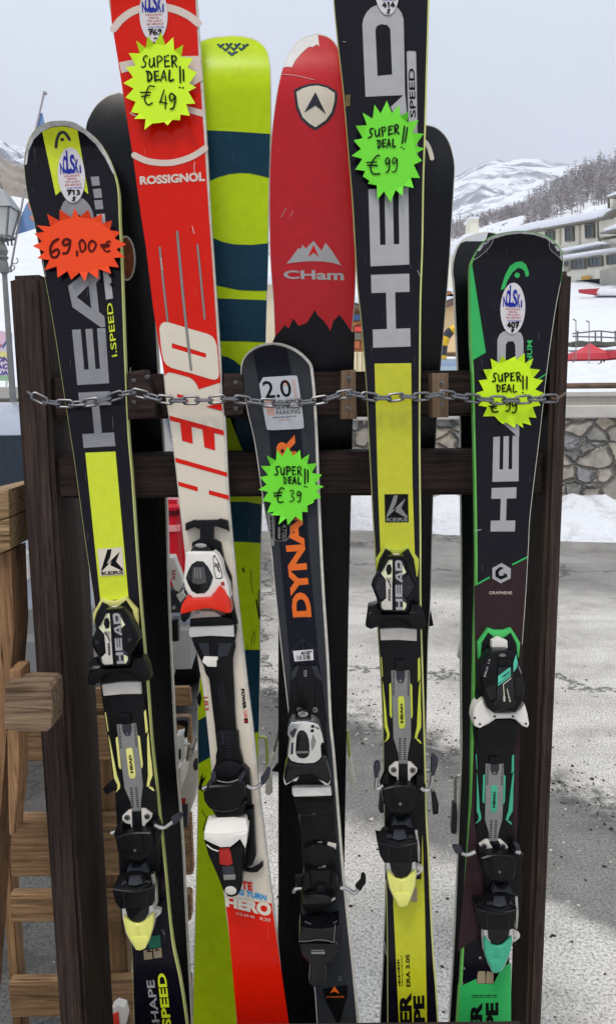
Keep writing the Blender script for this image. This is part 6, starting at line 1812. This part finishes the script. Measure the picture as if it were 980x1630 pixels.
b.slab(P("595.7,578.8 654,578 656,770 659.8,884 660,905 606,905 605,876 601,770"), Lz, 0.0002, yel2)
kers(b, Z(C1, "315,103 545,100 551,375 322,377"), blkink, greypl, Lz * 2)
b.slab(P("624,1330 672,1330 675.5,1440 679.5,1640 690,2040 645,2040 635,1640 625.6,1440"), Lz, 0.0002, yel2)
N6 = (580, 1440, 5.158)
b.text('ERA 3.0S', Z(N6, "342,676 336,410 368,409 376,674"), Lz * 2, blkink, .03)
b.text('SUPER', Z(N6, "300,1372 282,726 384,722 402,1370"), Lz * 2, blkink, .05)
b.text('SHAPE', Z(N6, "412,1392 396,748 490,744 506,1390"), Lz * 2, blkink, .05)
b.bars(Z(N6, "276,668 262,446 286,444 296,668"), 8, Lz * 2, blkink)
b.bars(Z(N6, "306,668 298,412 306,412 314,668"), 8, Lz * 2, blkink)
b.slab(Z(C5, "515,700 572,690 572,832 515,832"), Lz * 2, 0, beige)
b.slab(P("549,152 557,150 557,168 550,170"), Lz * 2, 0, mat('chipped_core', (112, 96, 58), 0.7, var=0.3))
for pts in ("664,430 668,440", "612,1500 614,1520", "545,66 550,67"): b.stroke(P(pts), .8, Lz * 3, silver)
b.build('body', root)
oval(root, sf, 615, -21, 20, 45, -3, '414', 'S', 0.002)
hp = race_binding(root, sf, lambda x, y: (x, y), lime, leveryel)
brake(root, sf, Z(C4, "605,452 640,478 682,476 702,440 722,330"), Z(C4, "715,165 740,142 765,148 777,170 775,240 742,335 722,340 710,310"), 0.024, gry)
brake(root, sf, Z(C4, "245,432 200,462 172,455 170,430 182,345"), Z(C4, "150,275 165,215 190,202 212,215 218,270 195,340 180,365 160,360"), 0.024, gry)
F4surf = sf

# --- green printed ski on the right
sf = front(367, 440, 0.018)
root, b = ski('black ski with green wedge, green tail and white winged toe binding beside the right post', sf,
  "827,367 803.5,369.5 783,375 767,386 753,408 747.5,424 747,460 748,544 751,600 753,689 756,850 756,939 754,1000 752,1100 750,1180 748.7,1270 745,1340 740,1421 736,1490 732,1568 727,1630",
  "827,367 849,369.5 870,375.6 884,386 892.6,399 895.5,416 892,448 882.5,500 870,591 859,689 844,814 841,864 837,940 831,1025 825,1140 819,1210 816.6,1289 812,1384 811.5,1450 810,1527 809,1630", edgeg, navy, (3.2, 0.6, 3))
M6 = (730, 360, 5.444); M5 = (740, 540, 6.125); D1 = (710, 860, 5.444); D2 = (710, 1000, 5.444); D5 = (700, 1470, 6.125)
b.slab(P("827,368 803.5,370.5 783,376 767,387 755,406 757,407 770,390 785,380 805,374 827,371.5 849,373.5 868,379.5 880,389 888,402 893,415 894.5,414 891.6,399 883,387 869,376.6 849,370.5"), Lz, 0.0003, worn)
b.slab(Z(M6, "128,276 160,210 200,150 240,115 288,100 278,150 220,215 150,270"), Lz, 0, gry); b.slab(Z(M6, "790,148 835,150 870,205 886,282 850,245 800,205"), Lz, 0, gry)
b.stroke(Z(M6, "128,290 155,278 225,222 284,152 295,100"), .9, Lz * 2, silver); b.stroke(Z(M6, "780,140 790,200 845,250 890,292"), .9, Lz * 2, silver)
b.slab(Z(M6, "360,555 375,500 400,420 440,345 490,312 540,305 580,332 603,395 605,430 578,440 566,390 540,366 510,362 462,400 420,470 395,540"), Lz, 0, green)
b.slab(ell(730 + 503 / 5.444, 360 + 425 / 5.444, 4.2, 4.2, 0, 20), Lz, 0, green)
b.slab(Z(M6, "112,330 232,1095 118,1162 105,900 100,600 96,345"), Lz, 0, green)
b.slab(Z(M6, "332,1420 330,1190 332,985 350,940 380,915 430,905 500,908 535,925 552,960 558,1000 555,1420"), Lz, 0, silver, holes=[Z(M6, "402,1380 402,1190 405,1025 425,998 470,998 486,1030 490,1190 492,1380")])
b.slab(Z(M5, "285,700 285,755 400,850 505,948 526,946 523,700 420,760"), Lz, 0, silver)
b.text('TITANUM', Z(M6, "586,1380 588,990 634,990 632,1380"), Lz, green, .02)
b.slab(Z(M5, "700,388 795,326 795,340 705,400"), Lz, 0, green)
head_letters(b, P("784.5,695.7 825,693 824.6,766 783,767"), 'E', Lz, silver)
head_letters(b, P("781.8,776.8 821.4,775.6 818.8,846 780,846"), 'H', Lz, silver)
b.slab(Z(D1, "240,400 380,330 480,290 570,225 708,155 690,480 660,900 600,2900 540,3250 300,3420 100,3560 215,2300 250,1400 245,800"), Lz, 0.0002, brownink)
b.slab(Z(D1, "254,378 372,314 376,328 256,392"), Lz * 2, 0, green); b.slab(Z(D1, "567,205 708,134 708,150 573,218"), Lz * 2, 0, green)
b.slab(Z(D1, "398,240 478,198 557,245 555,330 470,373 397,330"), Lz * 2, 0.0003, silver)
b.slab(Z(D1, "462,231 497,238 452,270 455,302 470,310 502,300 490,284 526,295 526,318 470,341 424,314 424,264"), Lz * 3, 0, blkink)
b.text('GRAPHENE', Z(D1, "370,442 568,442 568,468 370,468"), Lz * 2, whitep, .0)
b.slab(Z(D5, "196,612 270,580 352,540 362,590 520,590 600,430 672,388 690,395 690,3500 90,3500"), Lz * 2, 0.0002, green)
b.slab(Z(D5, "362,500 375,465 438,465 440,585 362,585"), Lz * 3, 0, beige); b.slab(Z(D5, "448,500 455,465 520,480 518,585 448,585"), Lz * 3, 0, beige)
b.text('K', Z(D5, "380,325 408,325 408,345 380,345"), Lz * 3, whitep, .02)
b.text('SUPER', Z(D5, "300,1500 292,772 412,770 418,1498"), Lz * 3, blkink, .05); b.text('SHAPE', Z(D5, "446,1502 442,772 568,770 572,1500"), Lz * 3, blkink, .05)
b.bars(Z(D5, "308,697 565,694 565,706 308,709"), 8, Lz * 3, blkink); b.bars(Z(D5, "308,717 565,714 565,722 308,725"), 8, Lz * 3, blkink)
b.stroke([(x - .6, y) for x, y in P("892,450 882.5,500 870,591 859,689 844,814 841,864 837,940 831,1025")], .9, Lz * 3, edgew)
for pts in ("738,1540 739,1543", "735,1563 736,1566", "755,845 765,843"): b.stroke(P(pts), 1.2, Lz * 3, silver)
b.build('body', root)
oval(root, sf, 815.5, 491, 19.7, 41, 2, '407', 'p', 0.0018)
m5 = lambda x, y: ((x - 641) * .98 + 641 + knots(y, ((960, 151), (1068, 150), (1225, 143), (1248, 156), (1321, 160), (1444, 149))),
                   knots(y, ((960, 1140), (1068, 1217), (1225, 1347), (1248, 1358), (1321, 1427), (1373, 1480), (1444, 1549))))
hp = race_binding(root, sf, m5, teal, teal, toe=False)
t = Part(sf)
t.slab(Z(D2, "365,0 420,22 500,22 560,0 600,60 640,130 628,265 612,240 600,140 555,70 510,85 415,85 365,60 310,130 300,268 280,282 272,130"), 0.009, 0.009, greenpl, bevel=0.0015)
t.slab(Z(D2, "365,40 405,70 420,88 500,88 560,40 610,140 622,300 650,400 660,560 640,700 300,700 262,560 268,400 298,275 310,130"), 0.012, 0.012, blk, bevel=0.002)
t.slab(Z(D2, "395,108 460,82 530,112 533,192 392,192"), 0.022, 0.012, whitepl, bevel=0.002)
t.slab(Z(D2, "320,616 345,680 430,738 590,738 640,700 680,658 700,740 720,830 715,850 700,866 660,852 600,795 560,785 430,788 365,828 292,872 245,852 230,785 240,720 262,668"), 0.030, 0.026, whitepl, bevel=0.004, seg=3)
for x, y in ((418, 765), (577, 765), (290, 832), (688, 828), (245, 778)): t.slab(ell(710 + x / 5.444, 1000 + y / 5.444, 2.0, 1.7, 0, 10), 0.0305, 0.0005, blkink)
t.slab(Z(D2, "378,205 400,192 540,192 590,218 618,300 655,400 682,510 676,580 655,655 605,735 560,728 530,702 450,722 412,742 355,690 312,570 298,440 318,330"), 0.040, 0.034, blk, bevel=0.005, seg=3)
t.slab(Z(D2, "335,515 440,480 432,615 375,622"), 0.0405, 0.0006, blk2); t.slab(Z(D2, "592,432 645,432 658,560 605,600"), 0.0405, 0.0006, blk2)
t.slab(Z(D2, "445,335 575,335 590,610 610,652 575,692 450,696 388,652 432,618"), 0.043, 0.004, blk2, bevel=0.0014)
t.slab(Z(D2, "440,262 565,262 572,330 448,330"), 0.042, 0.003, blk, bevel=0.0014); t.slab(ell(710 + 485 / 5.444, 1000 + 234 / 5.444, 5.4, 2.6, 0, 16), 0.0408, 0.001, steeldk)
t.slab(Z(D2, "447,415 553,335 556,398 446,482"), 0.0434, 0.0003, tealink); t.slab(Z(D2, "446,490 556,405 557,416 447,500"), 0.0434, 0.0003, tealink)
t.text('HEAD', Z(D2, "482,415 545,370 549,386 486,432"), 0.0439, blkink, .03)
t.slab(Z(D2, "580,300 602,225 618,300 606,345 580,382"), 0.0408, 0.0004, tealink)
t.stroke(Z(D2, "558,434 492,486 498,560 500,632"), 1.3, 0.0438, whitep, 1); t.slab(Z(D2, "490,590 510,590 510,636 492,636"), 0.0437, 0, silver)
t.bars(Z(D2, "528,522 560,640 545,645 520,528"), 8, 0.0437, whitep); t.text('PRX 12', Z(D2, "322,420 368,262 380,270 342,420"), 0.0408, silver, .02)
t.text('HEAD', Z(D2, "624,320 655,388 645,394 616,328"), 0.0408, silver, .02)
t.slab(Z(D2, "258,570 300,560 330,620 300,650 262,640"), 0.016, 0.01, blk, bevel=0.002)
tp = t.build('toe_piece', root)
j = Part(sf); j.slab(Z(D2, "260,880 300,872 430,795 560,792 630,850 610,990 265,990"), 0.013, 0.012, blk, bevel=0.002); j.build('glide_pad', tp)
brake(root, sf, Z((700, 1320, 5.444), "305,195 265,212 225,220 185,205"), Z((700, 1320, 5.444), "110,165 130,152 180,162 200,190 180,222 135,215"), 0.018, gry)
brake(root, sf, Z((700, 1320, 5.444), "650,190 690,205"), Z((700, 1320, 5.444), "640,130 690,150 696,190 660,185"), 0.018, gry)
F5surf = sf

# ======================= price tags (neon card stars taped to the skis)
def tag(label, sf, t, s, card, tilt, writer, lift=0.004):
    pts = Z(t, s)
    odd = pts[1::2]; n = len(pts)
    cx_ = sum(p_[0] for p_ in pts) / n; cy_ = sum(p_[1] for p_ in pts) / n
    p = Part(sf)
    h = max(a[1] for a in pts) - min(a[1] for a in pts)
    off = lambda x, y: lift + tilt[0] * (x - cx_) / h + tilt[1] * (y - cy_) / h
    vs, fs = [], []
    for x, y in odd: vs.append(sf.at(x, y, off(x, y)))
    fs.append(list(range(len(odd))))
    for i in range(n // 2):
        x, y = pts[2 * i]
        vs.append(sf.at(x, y, off(x, y) + random.choice((-.001, .001, .003, .006, .009))))
        fs.append([(i - 1) % len(odd), len(vs) - 1, i])
    k = len(vs)
    vs += [v - sf.n * 0.0005 for v in vs]
    fs2 = [[a + k for a in reversed(f)] for f in fs]
    ring_ = []
    for i in range(n // 2): ring_ += [len(odd) + i, i]
    sd_ = [[ring_[i], ring_[(i + 1) % n], ring_[(i + 1) % n] + k, ring_[i] + k] for i in range(n)]
    p.raw(vs, fs + fs2 + sd_, card)
    writer(p, lambda q: Z(t, q), lambda x, y: off(x, y) + 0.0005)
    p.build('price_tag', None, sf.at(cx_, cy_, lift), label, 'price tag', 'star shaped price tags on the skis')

class OffHand:
    pass
def words(p, zz, off, wd, S_, D_, ex, dots, eu, nums):
    def hb(t, q, w_):
        pp = zz(q); (a, c), (d, e_) = pp[:2]
        sl = float(q.split()[2].split(',')[0]) / 7 if len(pp) > 2 else 0.0
        hand_off(p, t, (a, c, d, e_), w_, off, None, sl)
    hb('SUPER', S_, wd); hb('DEAL', D_, wd)
    for q in ex: p.stroke(zz(q), wd * 1.15, off_at(off, zz(q)), marker, 1)
    for q in dots:
        c = zz(q)[0]; p.slab(ell(c[0], c[1], wd * .7, wd * .55, 0, 10), off(c[0], c[1]) + .0001, 0, marker)
    hb('€', eu, wd)
    for t, q in nums: hb(t, q, wd)
def off_at(off, pts):
    return off(sum(a[0] for a in pts) / len(pts), sum(a[1] for a in pts) / len(pts)) + .0002
def hand_off(p, t, box, wd, off, m=None, sl=0.0):
    o_ = off((box[0] + box[2]) / 2, (box[1] + box[3]) / 2) + .0003
    p.hand(t, box, wd, o_, m or marker, sl=sl)

tag('neon orange star price tag reading 69,00 euro', F1surf, (40, 290, 5.765),
    "455,237 500,322 582,250 612,335 707,290 705,380 798,350 780,440 877,455 820,515 930,570 838,615 915,688 815,695 862,782 765,770 792,840 675,795 670,888 580,820 550,912 500,828 425,895 388,815 300,877 292,773 180,808 225,715 112,698 182,640 70,585 158,545 85,470 180,455 108,395 235,408 203,290 318,355 318,250 430,325",
    card_o, (0.003, 0.004), lambda p, zz, off: [hand_off(p, a, (*zz(q)[0], *zz(q)[1]), 3.4, off, markerbr) for a, q in (('6', '225,520 328,685'), ('9', '335,515 432,655'), (',', '468,632 486,672'), ('0', '490,530 568,635'), ('0', '572,535 662,637'), ('€', '695,540 795,635'))], 0.008)
tag('neon yellow star price tag reading super deal 49 euro on the red and white ski', F2surf, T0,
    "440,297 480,412 552,342 562,462 645,410 625,520 735,533 680,620 768,665 700,765 762,802 690,840 755,950 670,955 705,1063 620,1050 615,1103 543,1100 500,1150 468,1120 415,1128 362,1132 288,1190 300,1090 195,1090 243,1040 165,1030 208,935 115,895 190,812 95,762 185,710 120,618 208,600 145,487 245,490 212,370 300,440 318,325 378,408",
    card_y, (0.001, 0.006), lambda p, zz, off: words(p, zz, off, 2.5, '258,515 595,618 -8,0', '302,652 565,745 -6,0', ('614,612 618,755', '645,640 648,738'), ('612,802', '642,805'), '248,790 388,960', (('4', '422,825 508,1000'), ('9', '508,862 585,1005'))), 0.011)
tag('neon green star price tag reading super deal 39 euro on the short ski', F3surf, E2,
    "415,190 470,280 535,220 545,315 625,262 605,360 700,350 650,445 747,462 680,555 768,577 695,618 740,683 670,708 665,735 605,765 610,828 555,825 557,920 492,870 415,955 402,885 325,950 345,860 250,860 285,822 213,835 255,735 168,718 225,630 130,610 210,560 145,487 225,470 155,378 250,378 210,275 300,325 310,222 365,285",
    card_g, (0.0, 0.003), lambda p, zz, off: words(p, zz, off, 2.1, '288,382 555,464 2,0', '368,486 550,552 0,0', ('582,408 582,548', '611,418 610,532'), ('578,577', '600,583'), '275,590 392,732', (('3', '425,618 490,728'), ('9', '500,628 552,726'))), 0.008)
tag('neon green star price tag reading super deal 99 euro on the tallest ski', F4surf, N2,
    "457,72 512,210 598,120 605,240 700,195 680,310 810,287 740,430 868,440 770,575 880,605 780,660 848,740 755,785 825,932 720,930 757,1043 640,1020 632,1135 555,1065 497,1205 425,1080 352,1178 345,1015 245,995 265,965 190,915 215,855 105,838 185,720 65,685 170,610 88,513 190,490 112,352 235,345 187,205 298,272 320,115 388,215",
    card_g, (0.001, 0.004), lambda p, zz, off: words(p, zz, off, 2.2, '248,385 600,485 -48,0', '345,508 562,598 -14,0', ('655,355 628,545', '686,370 660,528'), ('620,588', '646,605'), '222,680 398,896', (('9', '438,705 498,868'), ('9', '508,702 580,868'))), 0.009)
tag('neon yellow star price tag reading super deal 99 euro, crossed by the chain', F5surf, M5,
    "577,135 580,235 663,185 625,285 728,297 660,378 758,400 680,490 762,525 690,575 735,645 655,660 692,765 615,760 640,838 555,815 565,865 495,820 478,862 400,812 365,825 330,800 300,765 285,750 172,752 215,662 120,645 180,595 100,525 180,500 130,402 215,390 175,295 262,290 245,187 325,230 362,155 400,210 490,165 495,200",
    card_y, (0.001, 0.002), lambda p, zz, off: words(p, zz, off, 2.3, '258,330 545,412 -8,0', '298,442 505,514 0,0', ('560,358 562,482', '600,365 598,480'), ('560,520', '585,541'), '232,620 335,712', (('9', '388,592 445,700'), ('9', '448,600 508,718'))), 0.004)
